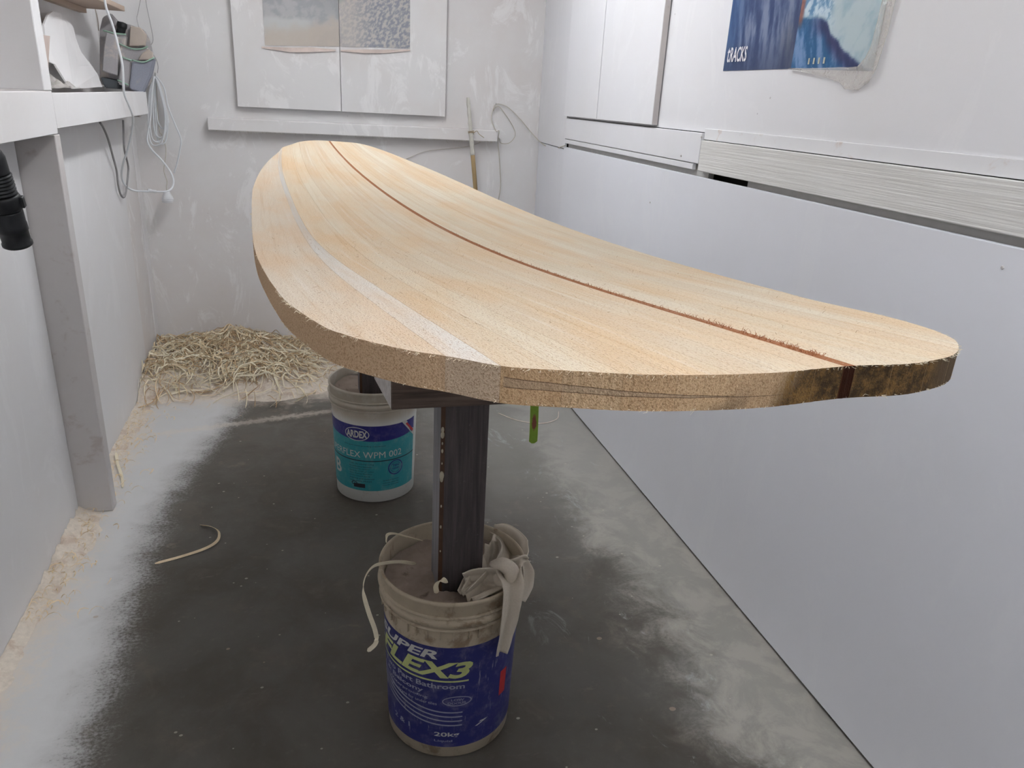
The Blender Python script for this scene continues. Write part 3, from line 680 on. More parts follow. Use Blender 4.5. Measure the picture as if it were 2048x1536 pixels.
def pail(cx, cy, label, m, fillz, grp):
    t = empty('plastic_pail', (cx, cy, 0.001)); c = (cx, cy, 0.001)
    bm = bmesh.new()
    prof = [(0.120, 0.004), (0.137, 0.0), (0.1435, 0.004)] + PR[2:] + [(0.1545, 0.36), (0.156, 0.363), (0.156, 0.395), (0.160, 0.398), (0.160, 0.424), (0.1635, 0.427), (0.1635, 0.434), (0.160, 0.436), (0.1565, 0.432), (0.152, 0.36), (0.145, 0.20), (0.138, 0.01)]
    lathe(bm, prof, c, 72, cap0=True, cap1=True); build('shell', bm, m, t, True)
    bm = bmesh.new()
    for zz, rr in ((0.364, 0.1625), (0.397, 0.1655)):
        lathe(bm, [(rr - 0.01, zz - 0.0015), (rr, zz - 0.001), (rr + 0.0008, zz + 0.001), (rr - 0.01, zz + 0.0025)], c, 72)
    lathe(bm, [(0.1560, 0.370), (0.1628, 0.372), (0.1628, 0.390), (0.156, 0.392)], c, 72)
    build('collar_ring', bm, m, t, True)
    if m is M_PAIL:
        proto = None
        for k in range(36):
            if proto is None:
                bm = bmesh.new(); hexa(bm, [(x, y * (1 if x < 0.157 else 0.6), z) for z in (0.338, 0.3635) for x, y in ((0.152, -0.0014), (0.1595, -0.0014), (0.1595, 0.0014), (0.152, 0.0014))])
                proto = build('collar_rib', bm, m, t); ob = proto
            else:
                ob = proto.copy(); COL.objects.link(ob)
            ob.matrix_world = Matrix.Translation(c) @ Matrix.Rotation(2 * PI * k / 36 + 0.07 * random.random(), 4, 'Z')
    bm = bmesh.new(); g = []; R_, N = 12, 48; ctr = bm.verts.new(Vector(c) + Vector((0, 0, fillz)))
    for r in range(1, R_ + 1):
        ring = []
        for k in range(N):
            a = 2 * PI * k / N; rr = (prad(min(fillz, 0.345)) - 0.0035) * r / R_; x, y = rr * math.cos(a), rr * math.sin(a)
            ring.append(bm.verts.new(Vector(c) + Vector((x, y, fillz + 0.012 * noise.fractal(Vector((x * 14 + cy, y * 14, 1)), 0.8, 2, 5) + (0.010 if r == R_ else 0)))))
        g.append(ring)
    for k in range(N): bm.faces.new([ctr, g[0][k], g[0][(k + 1) % N]])
    for a, b in zip(g, g[1:]):
        for k in range(N): bm.faces.new([a[k], b[k], b[(k + 1) % N], a[(k + 1) % N]])
    fo = build('set_filling', bm, M_FILL, t, True); fo['label'] = 'dusty brown solid filling'
    tag(t, label, 'bucket', grp); return t
NC, FC = (0.278, 1.40), (0.202, 2.57)
pn = pail(*NC, 'near blue-labelled white pail holding the front post and a rag', M_PAIL, 0.385, 'weighted pails holding the stand posts')
fr = frame(*NC); fr = (fr[0] + Vector((0, 0, 0.001)), fr[1], fr[2])
lb = band('label_sheet', fr, -112, 108, 0.034, lambda p: 0.316, 0.0005, M_BLUE, pn, n=90)
wrap_text(fr, 'SUPER', -78, -10, 0.283, 0.024, M_WHITE, lb, 0.03, 0.25)
wrap_text(fr, 'FLEX3', -78, 19, 0.233, 0.044, M_YEL, lb, 0.035, 0.3)
band('rule', fr, -80, 16, 0.222, 0.2265, 0.0011, M_YEL, lb, nz=1)
band('rule', fr, -84, -58, 0.250, 0.254, 0.0011, M_WHITE, lb, nz=1)
wrap_text(fr, 'Two Part Bathroom', -72, 13, 0.203, 0.014, M_INKW, lb, 0.02)
wrap_text(fr, '& Balcony', -68, -22, 0.182, 0.015, M_INKW, lb, 0.02)
wrap_text(fr, 'Waterproofing', -64, -18, 0.169, 0.009, M_INKW, lb, 0.01)
wrap_text(fr, 'Membrane for under tiles', -58, -10, 0.156, 0.008, M_INKW, lb, 0.01)
ring_print(fr, 7, 0.168, 0.033, 0.014, 0.0025, M_INKW, lb, 'oval_mark')
wrap_text(fr, 'LOW', 2, 13, 0.169, 0.006, M_INKW, lb, 0.01); wrap_text(fr, 'ODOUR', -1, 15, 0.160, 0.006, M_INKW, lb, 0.01)
for k in range(4):
    bm = bmesh.new(); n = 40; A_, B_ = [], []
    for i in range(n + 1):
        u = i / n; phi = math.radians(-86 + 98 * u); z = 0.192 - 0.0125 * k - 0.055 * (1 - (1 - u) ** 2.0)
        z -= 0.0; A_.append(bm.verts.new(on_cyl(*fr, phi, z, 0.0011))); B_.append(bm.verts.new(on_cyl(*fr, phi, z - 0.0035 - 0.0015 * (1 - u), 0.0011)))
    for i in range(n): bm.faces.new([B_[i], B_[i + 1], A_[i + 1], A_[i]])
    build('swoosh_stripe', bm, M_INKW, lb)
wrap_text(fr, '2 & 1', -56, -36, 0.068, 0.014, M_INKW, lb, 0.02)
wrap_text(fr, '20kg', -12, 10, 0.062, 0.016, M_WHITE, lb, 0.02); wrap_text(fr, 'Liquid', -12, 4, 0.048, 0.008, M_INKW, lb, 0.01)
wrap_text(fr, '7', 24, 37, 0.083, 0.012, M_WHITE, lb, 0.05, 0.6)
band('red_panel', fr, 49, 58, 0.135, 0.205, 0.0011, M_RED, lb, n=6, nz=2)

pf = pail(*FC, 'far white pail with a teal and navy label behind the stand', M_PAILC, 0.385, 'weighted pails holding the stand posts')
fr2 = frame(*FC); fr2 = (fr2[0] + Vector((0, 0, 0.001)), fr2[1], fr2[2])
lb = band('label_sheet', fr2, -100, 66, 0.050, 0.262, 0.0005, M_TEAL, pf, n=70)
band('navy_band', fr2, -100, 66, lambda p: 0.262 - 0.012 * math.cos(p * 1.3) , 0.310, 0.0007, M_NAVY, lb, n=70, nz=4)
ring_print(fr2, -25, 0.276, 0.046, 0.026, 0.002, M_WHITE, lb, 'oval_mark', 0.0010, True)
ring_print(fr2, -25, 0.276, 0.043, 0.0235, 0.002, M_NAVY, lb, 'oval_mark', 0.0013, True)
wrap_text(fr2, 'ARDEX', -40, -10, 0.262, 0.028, M_WHITE, lb, 0.035, 0, 0.0018)
wrap_text(fr2, 'two part waterproofing membrane', -45, 14, 0.228, 0.006, M_BLACK, lb, 0.0)
wrap_text(fr2, 'SUPERFLEX WPM 002', -86, 38, 0.184, 0.025, M_WHITE, lb, 0.0)
band('rule', fr2, -100, 66, 0.170, 0.1735, 0.0011, M_BLACK, lb, nz=1)
wrap_text(fr2, 'B', -70, -55, 0.098, 0.055, M_WHITE, lb, 0.02)
for k in range(8): wrap_text(fr2, ('under tile waterproofing', 'for bathrooms balconies', 'and laundries ready to', 'apply by brush or roller', 'fast drying flexible', 'water based liquid', 'internal and external', 'see data sheet')[k], -38, -2 - 3 * (k % 3), 0.155 - k * 0.0098, 0.0055, M_BLACK, lb, 0.0)
ring_print(fr2, 29, 0.138, 0.030, 0.030, 0.004, M_NAVY, lb, 'round_seal'); ring_print(fr2, 29, 0.138, 0.021, 0.021, 0.0015, M_NAVY, lb, 'round_seal')
wrap_text(fr2, 'TEN', 24, 34, 0.141, 0.009, M_NAVY, lb, 0.02); wrap_text(fr2, 'YEARS', 23, 35, 0.130, 0.007, M_NAVY, lb, 0.02)
band('dark_block', fr2, -32, -15, 0.062, 0.078, 0.0011, M_BLACK, lb, n=8, nz=1); ring_print(fr2, -31, 0.078, 0.012, 0.008, 0.003, M_BLACK, lb, 'small_oval')
for k in range(3): wrap_text(fr2, ('technical services', 'customer advice line', 'made locally')[k], 10, 34, 0.088 - k * 0.010, 0.0055, M_BLACK, lb, 0.0)
bm = bmesh.new()                                     # white and red corner flash
def cq(pts, off, m, name):
    bm = bmesh.new(); bm.faces.new([bm.verts.new(on_cyl(*fr2, math.radians(a), z, off)) for a, z in pts]); return build(name, bm, m, lb)
cq([(37, 0.314), (45, 0.314), (66, 0.258), (66, 0.232), (52, 0.268)], 0.0022, M_WHITE, 'corner_flash')
cq([(44, 0.300), (47, 0.303), (62, 0.262), (60, 0.254)], 0.0036, M_RED, 'red_lettering_bar')

# ------------------------------------------------------------------ stands (post, crossbar, uprights) in the pails
def stand(px, py, dxl, dxr, label, near_one):
    t = empty('board_stand', (px, py, 0.385)); b0 = 0.372; z1 = 0.828
    x0, x1, y0, y1 = px, px + 0.095, py, py + 0.088
    bm = bmesh.new(); ch = 0.006
    lo = [(x0 + ch, y0), (x1, y0), (x1, y1), (x0 - 0.003, y1), (x0 - 0.002, y0 + ch)]
    a = [bm.verts.new((x, y, b0)) for x, y in lo]; b = [bm.verts.new((x, y, z1)) for x, y in lo]
    bm.faces.new(a[::-1]); bm.faces.new(b)
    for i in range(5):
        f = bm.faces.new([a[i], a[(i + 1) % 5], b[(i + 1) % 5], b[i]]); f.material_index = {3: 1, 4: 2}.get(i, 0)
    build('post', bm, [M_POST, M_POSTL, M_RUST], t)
    if near_one:
        for z, s_ in ((0.775, 1.0), (0.764, 1.2), (0.745, 0.5), (0.728, 0.7), (0.70, 0.4), (0.672, 1.5), (0.664, 1.1), (0.60, 0.5), (0.55, 0.6), (0.49, 0.4)):
            bm = bmesh.new(); bmesh.ops.create_icosphere(bm, subdivisions=2, radius=0.004 * s_, matrix=Matrix.Translation((x0 + 0.001, y0 + 0.001, z)) @ Matrix.Diagonal((0.8, 0.8, 1.7, 1)))
            build('glue_drip', bm, M_DRIP, t, True)
    bm = bmesh.new(); box(bm, px - dxl, px + dxr, py - 0.010, py + 0.150, 0.8285, 0.925)
    for f in bm.faces: f.material_index = 1 if abs(f.calc_center_median().x - (px - dxl)) < 0.001 else 0
    for v in bm.verts:
        if v.co.y > py + 0.1 and v.co.x < px: v.co.x -= 0.018; v.co.y += 0.016
    cbm = bmesh.ops.bevel(bm, geom=list(bm.edges), offset=0.002, segments=1, affect='EDGES')
    build('crossbar', bm, [M_BAR, M_BAREND], t)
    for xa in (px - dxl + 0.004, px + dxr - 0.064):
        def under(x, y):
            d = Vector((x, y, 0)) - P0; s = d.dot(DR); q = d.x * math.cos(TH) + d.y * math.sin(TH)
            return zc(s) - 0.04998 * q - THK
        bm = bmesh.new(); xb, ya, yb = xa + 0.060, py + 0.03, py + 0.13; e = 0.0165
        hexa(bm, [(xa, ya, 0.9255), (xb, ya, 0.9255), (xb, yb, 0.9255), (xa, yb, 0.9255)] + [(x, y, under(x, y) - e) for x, y in ((xa, ya), (xb, ya), (xb, yb), (xa, yb))])
        build('upright', bm, M_BAR, t)
        bm = bmesh.new()
        hexa(bm, [(x, y, under(x, y) - 0.016) for x, y in ((xa, ya), (xb, ya), (xb, yb), (xa, yb))] + [(x, y, under(x, y) - 0.0004) for x, y in ((xa, ya), (xb, ya), (xb, yb), (xa, yb))])
        build('foam_pad', bm, M_FOAM, t)
    tag(t, label, 'stand', 'shaping stands under the surfboard blank'); return t
stand(0.2395, 1.351, 0.1025, 0.205, 'dark weathered timber post and crossbar in the near pail', True)
stand(0.150, 2.53, 0.06, 0.20, 'weathered timber stand rising from the far teal pail', False)
# green tape hanging from the crossbar
bm = bmesh.new(); tp = [(0.4255, 1.3405, 0.900), (0.4255, 1.339, 0.84), (0.4262, 1.337, 0.80), (0.4265, 1.334, 0.765), (0.4258, 1.332, 0.742)]
ribbon(bm, catmull(tp, 5), 0.0178, 0.0002, side=(1, 0, 0)); 
TP = NT(bpy.data.materials.new('green_tape_with_red_mark')); q_ = TP.n('ShaderNodeVectorMath', operation='DISTANCE')
TP.l(TP.mapping(TP.pos(), (1, 0, 0.28)), q_.inputs[0]); q_.inputs[1].default_value = (0.4265, 0, 0.787 * 0.28)
TP.base(TP.mix(TP.ramp(TP.math('ADD', q_.outputs['Value'], TP.math('MULTIPLY', TP.noise(TP.pos(), 160, 3, 0.6), 0.006)), 0.0065, 0.0085, 1, 0), TP.mix(TP.noise(TP.pos(), 90, 4, 0.7), (0.14, 0.24, 0.015), (0.26, 0.42, 0.03)), (0.20, 0.055, 0.03))); TP.rough(0.6)
M_TAPE2 = bpy.data.materials['green_tape_with_red_mark']
tag(build('masking_tape', bm, M_TAPE2), 'strip of green masking tape hanging from the near crossbar', 'tape')

# ------------------------------------------------------------------ rag on the near pail
def lathe_cloth(bm, path, widths, folds, amp, side, thick=0.004, nu=22, seed=0):
    """pleated cloth lofted along a path; side = width direction per point"""
    P = catmull(path, 7); n = len(P); L = []
    m_ = len(path) - 1
    for i, p in enumerate(P):
        t_ = i / (n - 1) * m_; k = min(int(t_), m_ - 1); f = t_ - k
        w_ = widths[k] * (1 - f) + widths[k + 1] * f; s = (Vector(side[k]) * (1 - f) + Vector(side[k + 1]) * f)
        d = (P[min(i + 1, n - 1)] - P[max(i - 1, 0)]).normalized(); s = (s - d * s.dot(d)).normalized(); nn = s.cross(d).normalized()
        row = []
        for j in range(nu + 1):
            u = j / nu * 2 - 1; ph = folds * u * PI + seed + 0.5 * math.sin(i * 0.25 + seed)
            h = amp * math.sin(ph) * (1 - 0.3 * u * u) + amp * 1.1 * (noise.noise(Vector((u * 2.2 + seed, i * 0.11, seed))))
            drop = -0.30 * w_ * u * u
            row.append(bm.verts.new(p + s * w_ * 0.5 * u * (1 + 0.1 * noise.noise(Vector((i * 0.2, seed, 0)))) + nn * (h + drop)))
        L.append(row)
    for a, b in zip(L, L[1:]):
        for j in range(nu): bm.faces.new([a[j], a[j + 1], b[j + 1], b[j]])
rag = bmesh.new()
# big folds from behind the post over the filling and up the right rim
lathe_cloth(rag, [(0.399, 1.525, 0.422), (0.42, 1.5, 0.418), (0.424, 1.455, 0.408), (0.405, 1.4, 0.405), (0.372, 1.35, 0.408), (0.331, 1.31, 0.409), (0.289, 1.285, 0.409)], [0.030, 0.060, 0.088, 0.100, 0.100, 0.085, 0.040], 2.1, 0.0055,
            [(0.8, 0.2, 0.1), (0.9, 0, 0.1), (0.9, -0.2, 0.1), (0.8, -0.5, 0.1), (0.7, -0.7, 0), (0.5, -0.85, 0), (0.4, -0.9, 0)], seed=1, nu=34)
lathe_cloth(rag, [(0.379, 1.44, 0.44), (0.378, 1.4, 0.433), (0.355, 1.36, 0.423), (0.32, 1.33, 0.415), (0.281, 1.298, 0.414)], [0.03, 0.055, 0.07, 0.06, 0.025], 1.6, 0.005,
            [(0.7, -0.3, 0.5), (0.7, -0.4, 0.5), (0.6, -0.5, 0.5), (0.5, -0.6, 0.4), (0.4, -0.7, 0.3)], seed=5, nu=28)
lathe_cloth(rag, [(0.294, 1.335, 0.415), (0.327, 1.325, 0.424), (0.361, 1.315, 0.427), (0.39, 1.3, 0.434)], [0.045, 0.060, 0.055, 0.03], 2.4, 0.0035, [(0, 0.5, 1)] * 4, seed=4, nu=28)
# hanging tail outside
lathe_cloth(rag, [(0.386, 1.315, 0.439), (0.377, 1.27, 0.444), (0.372, 1.255, 0.424), (0.367, 1.252, 0.376), (0.361, 1.25, 0.333), (0.356, 1.249, 0.288)], [0.055, 0.052, 0.046, 0.044, 0.036, 0.028], 1.3, 0.0035,
            [(0.9, 0.35, 0)] * 6, seed=7, nu=16)
# ear of the knot
lathe_cloth(rag, [(0.381, 1.33, 0.44), (0.399, 1.325, 0.457), (0.417, 1.33, 0.466), (0.434, 1.34, 0.455)], [0.04, 0.030, 0.020, 0.006], 1.2, 0.003, [(0, 0.3, 1)] * 4, seed=2, nu=12)
lathe_cloth(rag, [(0.422, 1.335, 0.457), (0.426, 1.325, 0.431), (0.421, 1.315, 0.406), (0.406, 1.3, 0.382)], [0.020, 0.034, 0.040, 0.034], 1.2, 0.003, [(0.8, 0.5, 0)] * 4, seed=9, nu=12)
# knot
kn = catmull([(0.352, 1.33, 0.456), (0.369, 1.312, 0.469), (0.386, 1.3, 0.457), (0.384, 1.295, 0.436), (0.368, 1.305, 0.425), (0.359, 1.322, 0.435)], 6)
tube(rag, kn, [0.008 + 0.009 * math.sin(PI * i / (len(kn) - 1)) for i in range(len(kn))], 12)
ro = build('cotton_rag', rag, M_CLOTH, None, True)
sm = ro.modifiers.new('thickness', 'SOLIDIFY'); sm.thickness = 0.0022; sm.offset = 0
tag(ro, 'grubby cream cotton rag knotted over the rim of the near pail', 'rag')

# ------------------------------------------------------------------ loose shavings near the pail and on the floor
def shaving(P, w_, label, m=M_SHAVE2, n=6, tw=0.6, tw0=0.0, side=None, grp=None):
    bm = bmesh.new(); ribbon(bm, catmull(P, n), w_, 0.0005, tw, tw0, side)
    return tag(build('wood_shaving', bm, m), label, 'shaving', grp)
shaving([(0.198, 1.42, 0.417), (0.156, 1.36, 0.468), (0.117, 1.31, 0.503), (0.092, 1.275, 0.521), (0.075, 1.25, 0.515), (0.071, 1.24, 0.488), (0.08, 1.235, 0.443), (0.092, 1.235, 0.397), (0.093, 1.235, 0.368), (0.076, 1.235, 0.349)], 0.009, 'long pale shaving curling over the left rim of the near pail', tw=1.0, tw0=0.9)
shaving([(0.226, 1.3, 0.422), (0.223, 1.296, 0.443), (0.228, 1.29, 0.459), (0.238, 1.285, 0.464), (0.242, 1.285, 0.456)], 0.011, 'small curled pale shaving at the foot of the near post', side=(1, 0, 0.2))
shaving([(0.221, 1.475, 0.44), (0.185, 1.495, 0.443), (0.161, 1.51, 0.444), (0.145, 1.525, 0.433), (0.143, 1.535, 0.406)], 0.007, 'thin shaving lying across the back rim of the near pail', tw0=0.8)
shaving([(-0.509, 2.164, 0.002), (-0.44, 2.185, 0.004), (-0.37, 2.215, 0.007), (-0.336, 2.25, 0.010), (-0.335, 2.30, 0.012), (-0.36, 2.34, 0.010), (-0.402, 2.37, 0.004)], 0.009, 'tan curved shaving lying alone on the dark floor at left', M_SHAVE, tw0=0.3)
shaving([(0.83, 3.18, 0.003), (0.90, 3.08, 0.004), (1.00, 3.03, 0.004), (1.09, 3.07, 0.003), (1.13, 3.16, 0.003)], 0.004, 'pale looped shaving on the floor behind the green tape', M_DUST, tw0=0.2)
shaving([(-0.779, 2.952, 0.02), (-0.751, 2.849, 0.015), (-0.724, 2.772, 0.01), (-0.701, 2.678, 0.006)], 0.010, 'pale shaving leaning on the left wall base past the post')

# ------------------------------------------------------------------ shavings heap in the far left corner (nobody could count it)
hp = bmesh.new(); nx, ny = 70, 50; g = []
def hh(x, y):
    e = min(1, max(0, (y - (3.50 + 0.05 * math.sin(x * 9) + 0.12 * max(0, x + 0.3))) / 0.22))
    r = (1.0 - 0.82 * st(-0.35, 0.15, x)) * st(0.42, 0.2, x)
    h = 0.095 * e ** 0.8 * r + 0.05 * math.exp(-((x + 0.42) ** 2 / 0.02 + (y - 4.05) ** 2 / 0.03))
    h += 0.03 * math.exp(-((x - 0.05) ** 2 / 0.02 + (y - 4.1) ** 2 / 0.03))
    fr_ = 3.47 + 0.10 * fb(x * 4, 2, 9) + 0.05 * (fb(x * 16, y * 6, 3) - 0.5) * 2 + 0.18 * st(-0.2, 0.4, x)
    return max(0.0005, h * (0.75 + 0.5 * fb(x * 12, y * 12, 4))) - 0.004 * st(0.0, -0.05, y - fr_)
for j in range(ny + 1):
    for i in range(nx + 1):
        x = -0.803 + 1.20 * i / nx; y = 3.36 + 0.826 * j / ny; g.append(hp.verts.new((x, y, hh(x, y))))
for j in range(ny):
    for i in range(nx): hp.faces.new([g[j * (nx + 1) + i], g[j * (nx + 1) + i + 1], g[(j + 1) * (nx + 1) + i + 1], g[(j + 1) * (nx + 1) + i]])
heap = build('shavings_heap', hp, M_DUST, None, True)
tag(heap, 'heap of curly pale wood shavings in the far left corner', 'shavings', None, 'stuff')
rr = random.Random(11)
def curl(bm, x, y, z, ln, w_):
    a = rr.uniform(0, 2 * PI); k = rr.uniform(-16, 16); n = 10; P = []; h = z; pitch = rr.uniform(-0.1, 0.6); px_, py_ = x, y
    for i in range(n):
        P.append(Vector((max(-0.798, px_), min(4.18, py_), h + 0.012 * math.sin(PI * i / (n - 1)) * (0.5 + pitch * 2))))
        px_ += math.cos(a) * ln / n; py_ += math.sin(a) * ln / n; a += k * ln / n; h = max(0.003, hh(px_, py_) + 0.004 + (z - hh(x, y)) * 0.7)
    ribbon(bm, P, w_, 0.0004, rr.uniform(-2, 2), rr.uniform(-1.2, 1.2))
for nm, cnt, mm, wd in (('pale_curls', 620, M_SHAVE2, 0.0058), ('tan_curls', 560, M_SHAVE, 0.0046), ('brown_fines', 420, mat('brown_shaving', (0.52, 0.36, 0.21), 0.8), 0.004)):  # the fines have a darker brown shaving colour, mixed throughout the heap
    bm = bmesh.new()
    for _ in range(cnt):
        while True:
            x, y = rr.uniform(-0.79, 0.40), rr.uniform(3.48, 4.17)
            if rr.random() < hh(x, y) / 0.09 + 0.02: break
        curl(bm, x, y, hh(x, y) + rr.uniform(0.0, 0.035) * min(1, hh(x, y) / 0.04), rr.uniform(0.05, 0.24), wd * rr.uniform(0.5, 1.3))
    build(nm, bm, mm, heap)['kind'] = 'stuff'
# sawdust drift along the foot of the left wall
bm = bmesh.new(); ny, nx = 260, 12; g = []
for j in range(ny + 1):
    y = 0.6 + 2.95 * j / ny; wd = 0.012 + 0.035 * fb(y * 5, 1, 2) + 0.02 * fb(y * 22, 3, 2) + 0.05 * math.exp(-((y - 2.30) / 0.22) ** 2) + 0.03 * st(2.6, 3.5, y)
    for i in range(nx + 1):
        u = i / nx; x = -0.804 + wd * u * 1.35
        g.append(bm.verts.new((x, y, 0.0006 + (0.016 + 0.02 * math.exp(-((y - 2.38) / 0.18) ** 2)) * (1 - u) ** 1.6 * (0.3 + 1.3 * fb(x * 25, y * 25, 3)) - 0.003 * u * u - 0.004 * u * (1 - fb(x * 30, y * 18, 6)))))
for j in range(ny):
    for i in range(nx): bm.faces.new([g[j * (nx + 1) + i], g[j * (nx + 1) + i + 1], g[(j + 1) * (nx + 1) + i + 1], g[(j + 1) * (nx + 1) + i]])
dr_ = build('sawdust_drift', bm, M_DUST, None, True); tag(dr_, 'tan sawdust drifted along the foot of the left wall', 'sawdust', None, 'stuff')
bm = bmesh.new()
for _ in range(260):
    y = rr.uniform(1.9, 3.5); x = -0.795 + abs(rr.gauss(0, 0.075)); a = rr.uniform(0, PI); ln = rr.uniform(0.008, 0.05)
    P = [Vector((max(-0.80, x + math.cos(a + 1.2 * t_) * ln * t_), y + math.sin(a + 1.2 * t_) * ln * t_, 0.012 + 0.01 * math.sin(t_ * 3))) for t_ in (0, .25, .5, .75, 1)]
    ribbon(bm, P, rr.uniform(0.001, 0.004), 0.0003, 1.0, rr.uniform(-1, 1))
build('fine_shavings', bm, M_SHAVE, dr_)['kind'] = 'stuff'
# ragged threads under the back ledge
bm = bmesh.new()
for _ in range(70):
    x = rr.uniform(-0.46, 0.99); l = rr.uniform(0.003, 0.010) * (3 if rr.random() < 0.06 else 1)
    tube(bm, [(x, 4.127, 1.188), (x + rr.uniform(-.3, .3) * l, 4.124, 1.188 - l * 0.5), (x + rr.uniform(-.6, .6) * l, 4.123, 1.188 - l)], 0.0007, 4)
build('hanging_lint', bm, M_CORDB, lg)['kind'] = 'stuff'

# ------------------------------------------------------------------ dowel leaning on the ledge
dw = empty('leaning_dowel', (1.0, 4.05, 0.0))
a = Vector((0.827, 4.105, 1.403)); b = Vector((0.88, 4.085, 0.935)); d = (b - a).normalized(); ft = a + d * ((0.006 - a.z) / d.z)
mid = a + d * ((0.853, 4.095, 1.116)[2] - a.z) / d.z
bm = bmesh.new(); tube(bm, [ft + (mid - ft) * k / 10 for k in range(11)], 0.0115, 12); build('bare_shaft', bm, M_STICK, dw, True)
bm = bmesh.new(); n = 16; tube(bm, [mid + (a - mid) * k / n for k in range(n + 1)], [0.0125 + 0.0015 * math.sin(k * 2.3) - 0.003 * (k / n) for k in range(n + 1)], 10)
so = build('paint_crusted_end', bm, M_STICKW, dw, True); so['label'] = 'end crusted with cream paint'
bm = bmesh.new()
for zz in (0, 0.006): 
    c_ = a + d * ((1.222 + zz - a.z) / d.z); tube(bm, [c_ + Vector((0.0145 * math.cos(t_ * PI / 6), 0.0145 * math.sin(t_ * PI / 6), 0.001 * t_)) for t_ in range(13)], 0.0018, 5)
tube(bm, catmull([c_ + Vector((0.012, -0.008, 0)), c_ + Vector((0.03, -0.008, 0.012)), c_ + Vector((0.045, 0.0, -0.004)), c_ + Vector((0.075, 0.012, -0.022))], 5), 0.0016, 5)
build('string_tie', bm, mat('tan_string', (0.38, 0.28, 0.16), 0.9), dw, True)
tag(dw, 'slim wooden dowel with a paint-crusted end leaning on the back ledge', 'stick')

# cream cord on the back wall at right
cc = empty('hanging_cord', (1.0, 4.18, 1.37))
Y = 4.175
cable('cord', [(1.032, 4.17, 0.874), (1.04, 4.17, 0.956), (1.026, 4.165, 1.09), (1.012, 4.16, 1.185), (1.005, 4.12, 1.243), (0.989, 4.12, 1.243), (0.972, 4.165, 1.296), (0.978, 4.175, 1.342), (0.999, 4.176, 1.378), (1.059, 4.17, 1.366), (1.13, 4.16, 1.309), (1.19, 4.14, 1.245), (1.233, 4.05, 1.19), (1.235, 3.85, 1.18), (1.197, 3.62, 1.202), (1.193, 3.55, 1.213)], 0.0024, M_CORDB, cc, 6, 6)
cable('cord_loop', [(0.98, 4.172, 1.342), (1.005, 4.168, 1.369), (1.051, 4.165, 1.325), (1.097, 4.165, 1.263), (1.108, 4.165, 1.22), (1.076, 4.165, 1.182), (1.03, 4.165, 1.18), (1.007, 4.12, 1.208)], 0.0022, M_CORDB, cc, 6, 6)
bm = bmesh.new(); tube(bm, [(0.999, 4.188, 1.376), (0.993, 4.165, 1.376), (0.992, 4.162, 1.383)], 0.002, 6); build('nail', bm, M_GREY, cc)
tag(cc, 'cream cord looped over a nail near the right back corner', 'cord')
bm = bmesh.new(); tube(bm, catmull([(0.514, 4.183, 1.077), (0.616, 4.183, 1.12), (0.752, 4.183, 1.14), (0.862, 4.183, 1.157), (0.922, 4.183, 1.18)], 5), 0.0014, 5)
tag(build('thin_wire', bm, M_CORDB, None, True), 'thin wire tacked below the ledge beside the leaning dowel', 'wire')

# ------------------------------------------------------------------ left: templates, pouch, cords, vacuum hose
tp = bmesh.new()
prism(tp, [(-0.862, 3.245, 1.597), (-0.862, 3.312, 1.614), (-0.864, 3.419, 1.616), (-0.866, 3.514, 1.608), (-0.868, 3.582, 1.579), (-0.868, 3.601, 1.535), (-0.866, 3.642, 1.491), (-0.85, 3.726, 1.44), (-0.845, 3.764, 1.414), (-0.84, 3.799, 1.363), (-0.84, 3.344, 1.355), (-0.845, 3.279, 1.38), (-0.85, 3.232, 1.418), (-0.855, 3.213, 1.437), (-0.858, 3.168, 1.442), (-0.86, 3.16, 1.496), (-0.862, 3.18, 1.56)], (-0.006, 0, 0))
tag(build('curve_template', tp, M_WOODW), 'white curved shaping template leaning in the niche above the left shelf', 'template')
tp = bmesh.new(); prism(tp, [(-0.8, 2.929, 1.518), (-0.8, 2.998, 1.519), (-0.8, 2.953, 1.457), (-0.80, 2.87, 1.3335), (-0.80, 2.84, 1.3335), (-0.8, 2.927, 1.447)], (-0.005, 0, 0))
tag(build('offcut', tp, mat('tan_offcut', (0.50, 0.41, 0.37), 0.8)), 'small tan offcut propped beside the upright board', 'offcut')
bm = bmesh.new(); cc0 = Vector((-0.74, 2.76, 1.357)); vs = []
for j in range(9):
    for i in range(13):
        u, v = i / 12, j / 8; vs.append(bm.verts.new(cc0 + Vector((-0.06 + 0.09 * v, -0.10 + 0.26 * u, 0.006 + 0.035 * abs(noise.noise(Vector((u * 5, v * 5, 1)))) * 2 * math.sin(PI * u) * math.sin(PI * (0.1 + v * 0.8))))))
for j in range(8):
    for i in range(12): bm.faces.new([vs[j * 13 + i], vs[j * 13 + i + 1], vs[(j + 1) * 13 + i + 1], vs[(j + 1) * 13 + i]])
o = build('plastic_wrap', bm, M_FILM, None, True); o.modifiers.new('s', 'SOLIDIFY').thickness = 0.0006
tag(o, 'scrap of crumpled clear plastic wrap on the left shelf', 'wrap')

